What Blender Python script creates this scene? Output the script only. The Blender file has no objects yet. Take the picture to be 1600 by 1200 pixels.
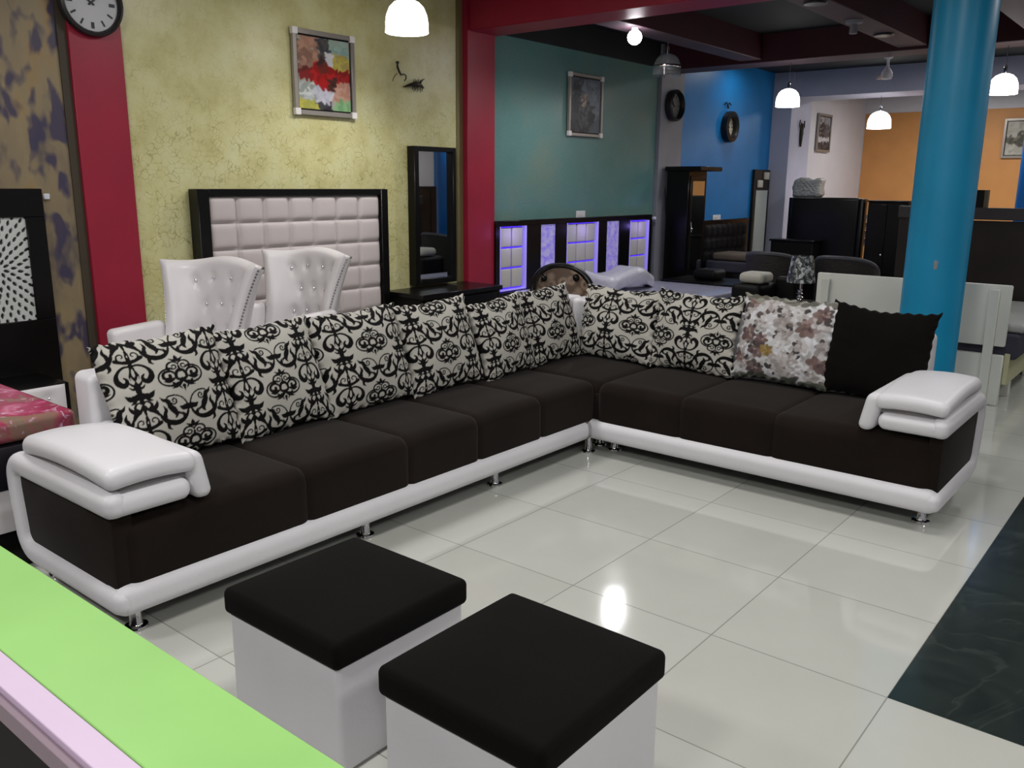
import bpy, bmesh, math, random
import numpy as np
from mathutils import Vector, Matrix
PI = math.pi
random.seed(7)
rng = np.random.RandomState(7)
S = bpy.context.scene
COL = S.collection

# ------------------------------------------------------------------ camera
def make_camera():
    f, yaw, pitch, roll = 1347.45, -0.682621, 0.228649, 0.0076188
    loc = Vector((0.601545, -2.611406, 1.556928))
    fw = Vector((math.sin(yaw) * math.cos(pitch), math.cos(yaw) * math.cos(pitch), -math.sin(pitch)))
    r = Vector((math.cos(yaw), -math.sin(yaw), 0))
    u = r.cross(fw)
    r2 = r * math.cos(roll) + u * math.sin(roll)
    u2 = -r * math.sin(roll) + u * math.cos(roll)
    cd = bpy.data.cameras.new('camera')
    cd.sensor_width = 36.0
    cd.lens = f / 1600 * 36
    cd.clip_start = 0.02
    c = bpy.data.objects.new('camera', cd)
    M = Matrix((r2, u2, -fw)).transposed().to_4x4()
    M.translation = loc
    c.matrix_world = M
    COL.objects.link(c)
    S.camera = c
make_camera()

# ------------------------------------------------------------------ world, exposure, lights
W = bpy.data.worlds.new('world'); S.world = W
W.use_nodes = True
W.node_tree.nodes['Background'].inputs[0].default_value = (0.75, 0.85, 1.0, 1)
W.node_tree.nodes['Background'].inputs[1].default_value = 0.3
S.view_settings.view_transform = 'Standard'
S.view_settings.look = 'None'
S.view_settings.gamma = 1
S.view_settings.use_curve_mapping = False
S.view_settings.exposure = -0.32

def area(x, y, z, power, size, col=(1.0, 0.985, 0.96), spread=PI):
    l = bpy.data.lights.new('fill_light', 'AREA')
    l.shape = 'SQUARE'; l.size = size; l.energy = power; l.color = col; l.spread = spread
    o = bpy.data.objects.new('fill_light', l)
    o.location = (x, y, z); COL.objects.link(o)
    return o
# unseen fill lights added under the ceiling, over the sofa bay and down the hall
for x in (-3.2, -0.6, 2.0):
    for y in (-3.6, -1.2, 1.2):
        area(x, y, 3.15, {-3.6: 66, -1.2: 36, 1.2: 34}[y], 0.6)
for x in (0.8, 3.2):
    area(x, 5.2, 3.15, 34, 0.6)
    area(x, 9.2, 3.15, 34, 0.6)
area(-4.5, 9.0, 3.15, 7, 0.3)
area(3.2, 12.4, 3.15, 44, 0.6)  # added to brighten the far right walls reflected in the tall mirror
area(-2.4, 8.7, 3.15, 30, 0.5)  # added to brighten the lavender pillar
area(-3.0, 12.8, 3.15, 62, 0.6)
area(-0.6, 12.8, 3.15, 30, 0.6)

# ------------------------------------------------------------------ materials
def lin(h):
    if isinstance(h, str):
        c = [int(h[i:i + 2], 16) / 255 for i in (0, 2, 4)]
        return tuple((v / 12.92 if v <= 0.04045 else ((v + 0.055) / 1.055) ** 2.4) for v in c) + (1,)
    return tuple(h) + (1,) if len(h) == 3 else tuple(h)

class NT:
    def __init__(s, name):
        s.m = bpy.data.materials.new(name); s.m.use_nodes = True
        s.t = s.m.node_tree; s.b = s.t.nodes['Principled BSDF']
    def n(s, typ, **kw):
        nd = s.t.nodes.new(typ)
        for k, v in kw.items():
            if k.startswith('_'): setattr(nd, k[1:], v)
            else: nd.inputs[k.replace('__', ' ')].default_value = v
        return nd
    def l(s, a, b): s.t.links.new(a, b)
    def coord(s, scale=(1, 1, 1), kind='Object'):
        tc = s.n('ShaderNodeTexCoord'); mp = s.n('ShaderNodeMapping')
        mp.inputs['Scale'].default_value = scale
        s.l(tc.outputs[kind], mp.inputs[0]); return mp.outputs[0]
    def noise(s, vec, scale, detail=4, rough=.5, dist=0):
        n = s.n('ShaderNodeTexNoise'); n.inputs['Scale'].default_value = scale
        n.inputs['Detail'].default_value = detail; n.inputs['Roughness'].default_value = rough
        n.inputs['Distortion'].default_value = dist
        s.l(vec, n.inputs['Vector']); return n.outputs['Fac']
    def ramp(s, fac, stops, interp='LINEAR'):
        r = s.n('ShaderNodeValToRGB'); r.color_ramp.interpolation = interp
        e = r.color_ramp.elements
        while len(e) < len(stops): e.new(0.5)
        for i, (p, c) in enumerate(stops):
            e[i].position = p; e[i].color = lin(c)
        s.l(fac, r.inputs[0]); return r.outputs[0]
    def mix(s, fac, a, b, mode='MIX'):
        m = s.n('ShaderNodeMix', _data_type='RGBA', _blend_type=mode)
        for k, v in ((0, fac), (6, a), (7, b)):
            if hasattr(v, 'is_linked') or hasattr(v, 'links'): s.l(v, m.inputs[k])
            else: m.inputs[k].default_value = v
        return m.outputs[2]
    def math(s, op, a, b=None):
        m = s.n('ShaderNodeMath', _operation=op)
        for k, v in ((0, a), (1, b)):
            if v is None: continue
            if hasattr(v, 'links'): s.l(v, m.inputs[k])
            else: m.inputs[k].default_value = v
        return m.outputs[0]
    def bump(s, h, strength=.3, dist=.01):
        b = s.n('ShaderNodeBump'); b.inputs['Strength'].default_value = strength
        b.inputs['Distance'].default_value = dist
        s.l(h, b.inputs['Height']); s.l(b.outputs[0], s.b.inputs['Normal'])
    def base(s, v):
        if hasattr(v, 'links'): s.l(v, s.b.inputs['Base Color'])
        else: s.b.inputs['Base Color'].default_value = lin(v)

def plain(name, col, rough=.5, metal=0, spec=.5, coat=0, emit=None, es=0, bump=None, var=0, sheen=0, trans=0, ior=1.45, alpha=1):
    t = NT(name); b = t.b
    b.inputs['Roughness'].default_value = rough; b.inputs['Metallic'].default_value = metal
    b.inputs['Specular IOR Level'].default_value = spec; b.inputs['Coat Weight'].default_value = coat
    b.inputs['Coat Roughness'].default_value = .08
    b.inputs['IOR'].default_value = ior
    if trans: b.inputs['Transmission Weight'].default_value = trans
    if sheen:
        b.inputs['Sheen Weight'].default_value = sheen; b.inputs['Sheen Roughness'].default_value = .5
    if emit:
        b.inputs['Emission Color'].default_value = lin(emit); b.inputs['Emission Strength'].default_value = es
    v = t.coord()
    if var:
        n = t.noise(v, 3.0, 3)
        c = lin(col)
        lo = tuple(max(0, x * (1 - var)) for x in c[:3]); hi = tuple(min(1, x * (1 + var)) for x in c[:3])
        t.base(t.ramp(n, [(.3, lo), (.7, hi)]))
    else: t.base(col)
    if bump: t.bump(t.noise(v, bump[0], 5), bump[1], bump[2] if len(bump) > 2 else .004)
    return t.m

M = {}
M['leather'] = plain('white_leather', 'd0ced2', .42, bump=(60, .15, .004), var=.03)
M['suede'] = plain('dark_suede', '1c1613', .95, spec=.08, bump=(220, .35, .002), var=.18, sheen=.045)
M['suede_black'] = plain('black_suede', '0e0c0b', .95, spec=.08, bump=(220, .35, .002), var=.15, sheen=.02)
M['chrome'] = plain('chrome', 'd0d0d0', .12, 1)
M['black_wood'] = plain('black_lacquered_wood', '080707', .28, spec=.3, var=.2)
M['dull_black'] = plain('dull_black_wood', '090808', .55, spec=.2, var=.2)
M['wenge'] = plain('wenge_wood', '1c1512', .45, spec=.35, var=.35)
M['wenge_light'] = plain('grey_wenge_wood', '312d30', .45, spec=.35, var=.15)
M['tuft'] = plain('pale_grey_upholstery', 'b5acab', .6, bump=(200, .1, .002), var=.03)
M['chairwhite'] = plain('pearl_white_leather', 'cfcbcd', .32, spec=.5, var=.03)
M['crystal'] = plain('crystal', 'e8e8ee', .05, .9)
M['stud'] = plain('nickel_nailheads', '8a8684', .25, 1)
M['red'] = plain('crimson_paint', '8c1730', .42, var=.10)
M['darkred'] = plain('dark_red_paint', '3c0f1c', .6, var=.12)
M['redgrey'] = plain('mauve_paint', '4c3a42', .6, var=.15)
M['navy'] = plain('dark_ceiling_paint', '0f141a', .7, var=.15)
M['blue'] = plain('blue_paint', '1274b8', .42, var=.08)
M['bluecol'] = plain('azure_paint', '0a83ad', .38, var=.05)
M['deepblue'] = plain('deep_blue_paint', '0e5ca4', .4, var=.05)
M['white'] = plain('white_paint', 'cfcdd4', .5, var=.03)
M['lavender'] = plain('lavender_grey_paint', 'a6a8bc', .5, var=.05)
M['grey'] = plain('grey_paint', '808088', .5, var=.08)
M['orange'] = plain('orange_paint', 'cb8e52', .5, var=.06)
M['bulb'] = plain('lamp_glass_glow', 'ffffff', .3, emit='fffaf4', es=7)
M['barebulb'] = plain('bare_bulb_glow', 'ffffff', .3, emit='fffaff', es=40)
M['glass'] = plain('clear_glass', 'e6e9ea', .04, trans=.92, ior=1.3)
M['cord'] = plain('grey_cord', '5a5a5e', .5)
M['mirror'] = plain('mirror_silver', 'c8cccc', .02, 1)
M['bedwhite'] = plain('cream_white_laminate', 'cccdc6', .4, var=.04)
M['bedcream'] = plain('yellowish_cream_board', 'b0b08e', .45, var=.06)
M['violet'] = plain('violet_mattress_fabric', '34323f', .8, var=.15)
M['bedgrey'] = plain('grey_mattress_top', '9a9c9a', .5, var=.05)
M['lilacfilm'] = plain('lilac_plastic_wrapped_mattress', 'a9a9c0', .16, var=.08)
M['plastic'] = plain('white_plastic_wrap', 'bdbcc8', .25, bump=(14, .8, .02), var=.08)
M['greyplastic'] = plain('crumpled_clear_plastic', '9a9a98', .18, bump=(30, 1, .03), var=.2)
M['green'] = plain('lime_green_laminate', '87b965', .45, var=.06)
M['pink'] = plain('pale_lilac_laminate', 'c2adc5', .45, var=.03)
M['pinkedge'] = plain('lilac_grey_edge', '7d6c76', .5)
M['choc'] = plain('dark_chocolate_panel', '0e0808', .6, spec=.15, var=.3)
M['tag'] = plain('white_tag', 'cfd0d8', .5)
M['ink'] = plain('dark_ink', '24242a', .5)
M['silverframe'] = plain('silver_frame', '9a948e', .35, .5)
M['whitecorner'] = plain('white_corner_guard', 'd8d4d2', .5)
M['clockframe'] = plain('dark_clock_frame', '1f1d1e', .35)
M['dial'] = plain('clock_dial', 'b9b9bc', .5)
M['dialcream'] = plain('cream_clock_dial', 'c9c4b0', .5)
M['dialgrey'] = plain('grey_clock_dial', '6e6c6a', .3)
M['bronze'] = plain('dark_metal_ornament', '2a2620', .35, .6)
M['brownwrap'] = plain('brown_folded_blanket', '5d5146', .6, var=.15)
M['wicker'] = plain('dark_wicker', '17130f', .55, bump=(90, 1, .01))
M['wickergrey'] = plain('slate_rattan_edge', '3a3b42', .5, bump=(90, .8, .01))
M['cushionwhite'] = plain('off_white_seat_cushion', 'a8a59c', .6)
M['beige'] = plain('beige_card', 'a98c62', .6)
M['redcloth'] = plain('red_glass', '8a1c18', .4)
M['violetglow'] = plain('violet_led_glow', '4a30c0', .5, emit='4a2ce0', es=1.5)
M['padlit'] = plain('pale_upholstered_pad', 'b4b2a8', .55)
M['shine'] = plain('silver_glassware', 'c8c8d0', .1, .7)

def painted_walls():
    # mottled tan wall with purple dabs
    t = NT('mottled_tan_purple_wall')
    v = t.coord((1, 2.2, 1))
    n1 = t.noise(v, 1.6, 4, .6)
    basec = t.ramp(n1, [(.30, '544b46'), (.42, '7a6c54'), (.58, '857658'), (.7, '8e6c38')])
    v2 = t.coord((1, 7.0, 3.8))
    n2 = t.noise(v2, 1.7, 1.5, .4, .3)
    dab = t.ramp(n2, [(.50, (0, 0, 0)), (.62, (.9, .9, .9))])
    t.base(t.mix(dab, basec, lin('2c2747')))
    t.b.inputs['Roughness'].default_value = .45
    M['mottled'] = t.m
    # yellow crackle
    t = NT('yellow_crackle_wall')
    v = t.coord((1, 1, 1))
    n = t.noise(v, 4, 5, .6)
    c = t.ramp(n, [(.3, 'b3ac76'), (.5, 'c2bd8a'), (.7, 'c9c89c')])
    nz = t.n('ShaderNodeTexNoise'); nz.inputs['Scale'].default_value = 7; nz.inputs['Detail'].default_value = 3
    t.l(v, nz.inputs['Vector'])
    vm = t.n('ShaderNodeVectorMath', _operation='MULTIPLY_ADD')
    t.l(nz.outputs['Color'], vm.inputs[0]); vm.inputs[1].default_value = (.16, .16, .16); t.l(v, vm.inputs[2])
    vo = t.n('ShaderNodeTexVoronoi', _feature='DISTANCE_TO_EDGE'); vo.inputs['Scale'].default_value = 21
    t.l(vm.outputs[0], vo.inputs['Vector'])
    crack = t.ramp(vo.outputs['Distance'], [(.0, (1, 1, 1)), (.06, (0, 0, 0))])
    gate = t.ramp(t.noise(v, 9, 2), [(.38, (0, 0, 0)), (.60, (1, 1, 1))])
    sep = t.n('ShaderNodeSeparateXYZ'); t.l(v, sep.inputs[0])
    hz = t.n('ShaderNodeMapRange'); t.l(sep.outputs['Z'], hz.inputs[0])
    hz.inputs[1].default_value = 2.35; hz.inputs[2].default_value = 1.7; hz.inputs[3].default_value = .22; hz.inputs[4].default_value = .8
    f = t.math('MULTIPLY', t.math('MULTIPLY', crack, gate), hz.outputs[0])
    t.base(t.mix(f, c, lin('7a7036')))
    t.b.inputs['Roughness'].default_value = .32
    M['yellow'] = t.m
    # teal
    t = NT('teal_sponged_wall')
    v = t.coord()
    n = t.noise(v, 1.1, 4, .6); n3 = t.noise(v, 60, 2)
    c = t.ramp(n, [(.3, '4a7a76'), (.5, '5a8280'), (.7, '6f8478')])
    c = t.mix(.18, c, t.ramp(n3, [(.35, '2f5656'), (.65, '6f8a84')]))
    t.base(c); t.b.inputs['Roughness'].default_value = .3
    M['teal'] = t.m
    # floor tiles
    t = NT('pale_vitrified_tiles')
    v = t.coord((1 / .6, 1 / .6, 1))
    sep = t.n('ShaderNodeSeparateXYZ'); t.l(v, sep.inputs[0])
    def line(o):
        fr = t.math('FRACT', o); a = t.math('ABSOLUTE', t.math('SUBTRACT', fr, .5))
        return t.math('GREATER_THAN', a, .4965)
    g = t.math('MAXIMUM', line(sep.outputs['X']), line(sep.outputs['Y']))
    fl = t.n('ShaderNodeVectorMath', _operation='FLOOR'); t.l(v, fl.inputs[0])
    wn = t.n('ShaderNodeTexWhiteNoise'); t.l(fl.outputs[0], wn.inputs['Vector'])
    c = t.ramp(wn.outputs['Value'], [(0, 'b2b3ac'), (1, 'bcbdb7')])
    vv = t.coord()
    c = t.mix(.25, c, t.ramp(t.noise(vv, 2.2, 5, .6), [(.3, 'a9aaa4'), (.7, 'c2c2bb')]))
    speck = t.ramp(t.noise(vv, 38, 1), [(.79, (0, 0, 0)), (.82, (1, 1, 1))])
    c = t.mix(t.math('MULTIPLY', speck, .35), c, lin('77776f'))
    t.base(t.mix(t.math('MULTIPLY', g, .62), c, lin('5a5a55')))
    t.b.inputs['Specular IOR Level'].default_value = .85
    rr = t.ramp(t.noise(vv, 3, 3), [(.3, (.06,) * 3), (.7, (.10,) * 3)])
    t.l(rr, t.b.inputs['Roughness'])
    M['tile'] = t.m
    # dark green marble
    t = NT('dark_green_marble_tiles')
    v = t.coord()
    n = t.noise(v, 2.4, 8, .62, 1.2)
    c = t.ramp(n, [(.35, '1c2323'), (.55, '28312f'), (.7, '343e3b')])
    vein = t.noise(t.coord((1, .45, 1)), 1.7, 5, .55, 2.0)
    vf = t.ramp(t.math('ABSOLUTE', t.math('SUBTRACT', vein, .5)), [(0, (1, 1, 1)), (.012, (0, 0, 0))])
    t.base(t.mix(t.math('MULTIPLY', vf, .14), c, lin('5a6660')))
    t.b.inputs['Roughness'].default_value = .16
    M['marble'] = t.m
    # pink floral wrapped mattress
    t = NT('pink_floral_mattress')
    v = t.coord()
    n = t.noise(v, 5, 4, .6, .6)
    c = t.ramp(n, [(.32, '7a6a58'), (.45, '8a6058'), (.52, '93304f'), (.62, 'a03058'), (.72, 'c06c8a')])
    n2 = t.noise(t.coord((1, 1, 1)), 13, 3, .6, 1.4)
    c = t.mix(t.ramp(n2, [(.6, (0, 0, 0)), (.66, (1, 1, 1))]), c, lin('c09ab0'))
    t.base(c); t.b.inputs['Roughness'].default_value = .25
    t.bump(n, .4, .01)
    M['pinkfloral'] = t.m
    # brown patterned fabric
    t = NT('brown_patterned_fabric')
    v = t.coord()
    vo = t.n('ShaderNodeTexVoronoi'); vo.inputs['Scale'].default_value = 11; t.l(v, vo.inputs['Vector'])
    t.base(t.ramp(vo.outputs['Distance'], [(.1, '4d3d33'), (.35, '8d7a6a'), (.6, '5b4a3e')]))
    t.b.inputs['Roughness'].default_value = .4
    M['brownfab'] = t.m
    # violet crystal panel
    t = NT('violet_crystal_relief')
    v = t.coord()
    n = t.noise(v, 16, 4, .6, .5)
    c = t.ramp(n, [(.35, '7a6ad0'), (.55, '9a92cc'), (.7, 'a8a4c8')])
    t.base(c); t.l(c, t.b.inputs['Emission Color']); t.b.inputs['Emission Strength'].default_value = .45
    sp = t.ramp(t.noise(v, 34, 0), [(.74, (0, 0, 0)), (.76, (1, 1, 1))])
    t.bump(n, .5, .01)
    M['violetrelief'] = t.m
    # mottled silver lamp shade
    t = NT('silver_mottled_shade')
    v = t.coord()
    n = t.noise(v, 26, 3, .6, .6)
    c = t.ramp(n, [(.42, '24282a'), (.5, '4a5052'), (.6, 'b8bcbc')])
    t.base(c); t.b.inputs['Roughness'].default_value = .35
    t.b.inputs['Metallic'].default_value = .3
    M['shade'] = t.m
painted_walls()

def attr_mat(name, rough, bump=None, sheen=0, spec=.3, flat=None):
    t = NT(name)
    a = t.n('ShaderNodeVertexColor'); a.layer_name = 'pattern'
    t.l(a.outputs['Color'], t.b.inputs['Base Color'])
    t.b.inputs['Roughness'].default_value = rough; t.b.inputs['Specular IOR Level'].default_value = spec
    if sheen: t.b.inputs['Sheen Weight'].default_value = sheen
    if bump: t.bump(t.noise(t.coord(), bump[0], 3), bump[1], .003)
    return t.m
M['printed'] = attr_mat('printed_fabric', .85, (160, .25), spec=.15)
M['canvas'] = attr_mat('painted_canvas', .35)
M['relief'] = attr_mat('white_leaf_relief', .4)

# ------------------------------------------------------------------ mesh helpers
def rel(parent):
    if parent is None: return Matrix.Identity(4)
    m = parent.matrix_basis.copy(); p = parent.parent
    while p is not None: m = p.matrix_basis @ m; p = p.parent
    return m

def obj(name, bm, mat, parent=None, smooth=True, origin=None):
    """bm is in world coordinates at build time"""
    if origin is None and parent is None:
        if len(bm.verts):
            cs = [v.co for v in bm.verts]
            origin = Vector((sum((min(c[i] for c in cs), max(c[i] for c in cs))) / 2 for i in range(2))).to_3d() if False else \
                Vector(((min(c.x for c in cs) + max(c.x for c in cs)) / 2, (min(c.y for c in cs) + max(c.y for c in cs)) / 2, min(c.z for c in cs)))
    mw = rel(parent) if parent is not None else Matrix.Translation(origin or (0, 0, 0))
    bm.transform(mw.inverted())
    me = bpy.data.meshes.new(name); bm.to_mesh(me); bm.free()
    mats = mat if isinstance(mat, (list, tuple)) else [mat]
    for m in mats: me.materials.append(m)
    if smooth:
        me.polygons.foreach_set('use_smooth', [True] * len(me.polygons))
        if smooth != 'full': me.set_sharp_from_angle(angle=math.radians(38))
    o = bpy.data.objects.new(name, me); COL.objects.link(o)
    if parent is not None: o.parent = parent
    else: o.matrix_basis = mw
    return o

def tag(o, label=None, cat=None, group=None, kind=None):
    if label: o['label'] = label
    if cat: o['category'] = cat
    if group: o['group'] = group
    if kind: o['kind'] = kind
    return o

def thing(name, label, cat, loc=(0, 0, 0), group=None, rz=0):
    o = bpy.data.objects.new(name, None); o.empty_display_size = .1
    o.location = loc; o.rotation_euler = (0, 0, rz)
    o.matrix_basis = Matrix.Translation(loc) @ Matrix.Rotation(rz, 4, 'Z')
    COL.objects.link(o)
    return tag(o, label, cat, group)

def copy_tree(o, parent=None):
    c = o.copy(); COL.objects.link(c)
    if parent is not None: c.parent = parent
    for ch in list(o.children): copy_tree(ch, c)
    return c

def NB(): return bmesh.new()

def quad(bm, pts, mi=0):
    f = bm.faces.new([bm.verts.new(p) for p in pts]); f.material_index = mi; return f

def box(bm, lo, hi, bev=0, seg=2, mi=0):
    lo = Vector(lo); hi = Vector(hi)
    vs = [bm.verts.new((x, y, z)) for x in (lo.x, hi.x) for y in (lo.y, hi.y) for z in (lo.z, hi.z)]
    F = [(0, 1, 3, 2), (4, 6, 7, 5), (0, 4, 5, 1), (2, 3, 7, 6), (0, 2, 6, 4), (1, 5, 7, 3)]
    fs = [bm.faces.new([vs[i] for i in f]) for f in F]
    for f in fs: f.material_index = mi
    if bev > 0:
        es = list({e for f in fs for e in f.edges})
        bmesh.ops.bevel(bm, geom=es, offset=bev, segments=seg, profile=.5, affect='EDGES')
    return bm

def sbox(bm, lo, hi, r, n=(4, 4, 4), fn=None, m=3):
    """rounded soft box with a dense surface; fn(p) may move each vertex"""
    lo = Vector(lo); hi = Vector(hi)
    cs = []
    for a in range(3):
        L = []
        for k in range(m, -1, -1): L.append(lo[a] + r - r * math.tan(PI / 4 * k / m))
        for k in range(1, n[a]): L.append(lo[a] + r + (hi[a] - lo[a] - 2 * r) * k / n[a])
        for k in range(0, m + 1): L.append(hi[a] - r + r * math.tan(PI / 4 * k / m))
        cs.append(L)
    N = [len(c) for c in cs]; V = {}
    def vert(i, j, k):
        key = (i, j, k)
        if key not in V:
            p = Vector((cs[0][i], cs[1][j], cs[2][k]))
            q = Vector([min(max(p[a], lo[a] + r), hi[a] - r) for a in range(3)])
            d = p - q
            if d.length > 1e-9: p = q + d.normalized() * r
            if fn: p = Vector(fn(p))
            V[key] = bm.verts.new(p)
        return V[key]
    def face(idx):
        vs = [vert(*i) for i in idx]
        if len(set(vs)) == 4: bm.faces.new(vs)
    for i in range(N[0] - 1):
        for j in range(N[1] - 1):
            face([(i, j, 0), (i, j + 1, 0), (i + 1, j + 1, 0), (i + 1, j, 0)])
            K = N[2] - 1; face([(i, j, K), (i + 1, j, K), (i + 1, j + 1, K), (i, j + 1, K)])
        for k in range(N[2] - 1):
            face([(i, 0, k), (i + 1, 0, k), (i + 1, 0, k + 1), (i, 0, k + 1)])
            J = N[1] - 1; face([(i, J, k), (i, J, k + 1), (i + 1, J, k + 1), (i + 1, J, k)])
    for j in range(N[1] - 1):
        for k in range(N[2] - 1):
            face([(0, j, k), (0, j, k + 1), (0, j + 1, k + 1), (0, j + 1, k)])
            I = N[0] - 1; face([(I, j, k), (I, j + 1, k), (I, j + 1, k + 1), (I, j, k + 1)])
    return bm

def lathe(bm, prof, c, n=28, axis='Z', mi=0, cap=True):
    """prof: list of (radius, height)"""
    c = Vector(c); rings = []
    def P(r, h, a):
        if axis == 'Z': return c + Vector((r * math.cos(a), r * math.sin(a), h))
        if axis == 'X': return c + Vector((h, r * math.cos(a), r * math.sin(a)))
        return c + Vector((r * math.sin(a), h, r * math.cos(a)))
    for r, h in prof: rings.append([bm.verts.new(P(max(r, 1e-5), h, 2 * PI * i / n)) for i in range(n)])
    for a, b in zip(rings, rings[1:]):
        for i in range(n):
            f = bm.faces.new((a[i], a[(i + 1) % n], b[(i + 1) % n], b[i])); f.material_index = mi
    if cap:
        for rg, s in ((rings[0], -1), (rings[-1], 1)):
            f = bm.faces.new(rg if s > 0 else rg[::-1]); f.material_index = mi
    return bm

def tube(bm, pts, rad, n=10, closed=False, sec=None):
    """sweep a circle (or section list of (a,b) multipliers) along pts"""
    pts = [Vector(p) for p in pts]; m = len(pts)
    rads = rad if isinstance(rad, (list, tuple)) else [rad] * m
    prevn = None; rings = []
    for i, p in enumerate(pts):
        if closed: t = (pts[(i + 1) % m] - pts[i - 1])
        else: t = pts[min(i + 1, m - 1)] - pts[max(i - 1, 0)]
        t.normalize()
        if prevn is None:
            up = Vector((0, 0, 1)) if abs(t.z) < .9 else Vector((0, 1, 0))
            nn = (up - t * up.dot(t)).normalized()
        else: nn = (prevn - t * prevn.dot(t)).normalized()
        prevn = nn; b = t.cross(nn)
        ring = []
        for k in range(n):
            a = 2 * PI * k / n
            ring.append(bm.verts.new(p + (nn * math.cos(a) + b * math.sin(a)) * rads[i]))
        rings.append(ring)
    rr = list(zip(rings, rings[1:])) + ([(rings[-1], rings[0])] if closed else [])
    for a, b in rr:
        for k in range(n): bm.faces.new((a[k], a[(k + 1) % n], b[(k + 1) % n], b[k]))
    if not closed:
        bm.faces.new(rings[0][::-1]); bm.faces.new(rings[-1])
    return bm

def ball(bm, c, r, u=12, v=8, sc=(1, 1, 1)):
    bmesh.ops.create_uvsphere(bm, u_segments=u, v_segments=v, radius=r, matrix=Matrix.Translation(c) @ Matrix.Diagonal((*sc, 1)))
    return bm

def sweep_yz(bm, path, y0, y1, th, r, n=5):
    """rounded band: path in the XZ plane (closed=False), width y0..y1, thickness th"""
    pts = [Vector((p[0], 0, p[1])) for p in path]; m = len(pts)
    h = th / 2; sec = []
    w = (y1 - y0)
    for (cx, cz, a0) in ((w - r, h - r, 0), (r, h - r, 90), (r, -h + r, 180), (w - r, -h + r, 270)):
        for k in range(n):
            a = math.radians(a0 + 90 * k / (n - 1)); sec.append((cx + r * math.cos(a), cz + r * math.sin(a)))
    rings = []
    for i, p in enumerate(pts):
        t = (pts[min(i + 1, m - 1)] - pts[max(i - 1, 0)]).normalized()
        nn = Vector((0, 1, 0)).cross(t)
        rings.append([bm.verts.new(p + Vector((0, y0 + a, 0)) + nn * b) for a, b in sec])
    K = len(sec)
    for a, b in zip(rings, rings[1:]):
        for k in range(K): bm.faces.new((a[k], a[(k + 1) % K], b[(k + 1) % K], b[k]))
    # rounded ends: two shrinking rings
    for rg, s in ((rings[0], -1), (rings[-1], 1)):
        i = 0 if s < 0 else m - 1
        t = (pts[1] - pts[0]).normalized() * -1 if s < 0 else (pts[-1] - pts[-2]).normalized()
        cc = Vector((0, 0, 0))
        for v in rg: cc += v.co
        cc /= K; prev = rg
        for q in (.45, .8, 1.0):
            ring = []
            for v in rg:
                d = v.co - cc; L = d.length
                dn = d * ((L - r * (1 - math.cos(q * PI / 2)) * 1.0) / L)
                ring.append(bm.verts.new(cc + dn + t * r * math.sin(q * PI / 2)))
            for k in range(K):
                bm.faces.new((prev[k], prev[(k + 1) % K], ring[(k + 1) % K], ring[k]))
            prev = ring
        bm.faces.new(prev)
    bmesh.ops.recalc_face_normals(bm, faces=bm.faces)
    return bm

def grid_obj(name, nu, nv, pf, cf, mat, parent, back=None):
    """heightfield from pf(u,v)->xyz, u,v in 0..1 ; cf gives colour"""
    verts = []; cols = []
    for j in range(nv + 1):
        for i in range(nu + 1):
            u, v = i / nu, j / nv
            verts.append(pf(u, v)); cols.append(cf(u, v) if cf else (1, 1, 1))
    faces = [(j * (nu + 1) + i, j * (nu + 1) + i + 1, (j + 1) * (nu + 1) + i + 1, (j + 1) * (nu + 1) + i) for j in range(nv) for i in range(nu)]
    mw = rel(parent).inverted() if parent is not None else Matrix.Identity(4)
    verts = [tuple(mw @ Vector(v)) for v in verts]
    me = bpy.data.meshes.new(name); me.from_pydata(verts, [], faces)
    if cf:
        at = me.color_attributes.new('pattern', 'FLOAT_COLOR', 'POINT')
        at.data.foreach_set('color', np.array([(*c, 1) for c in cols], dtype=np.float32).ravel())
    me.materials.append(mat)
    me.polygons.foreach_set('use_smooth', [True] * len(me.polygons))
    o = bpy.data.objects.new(name, me); COL.objects.link(o)
    if parent is not None: o.parent = parent
    return o

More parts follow.
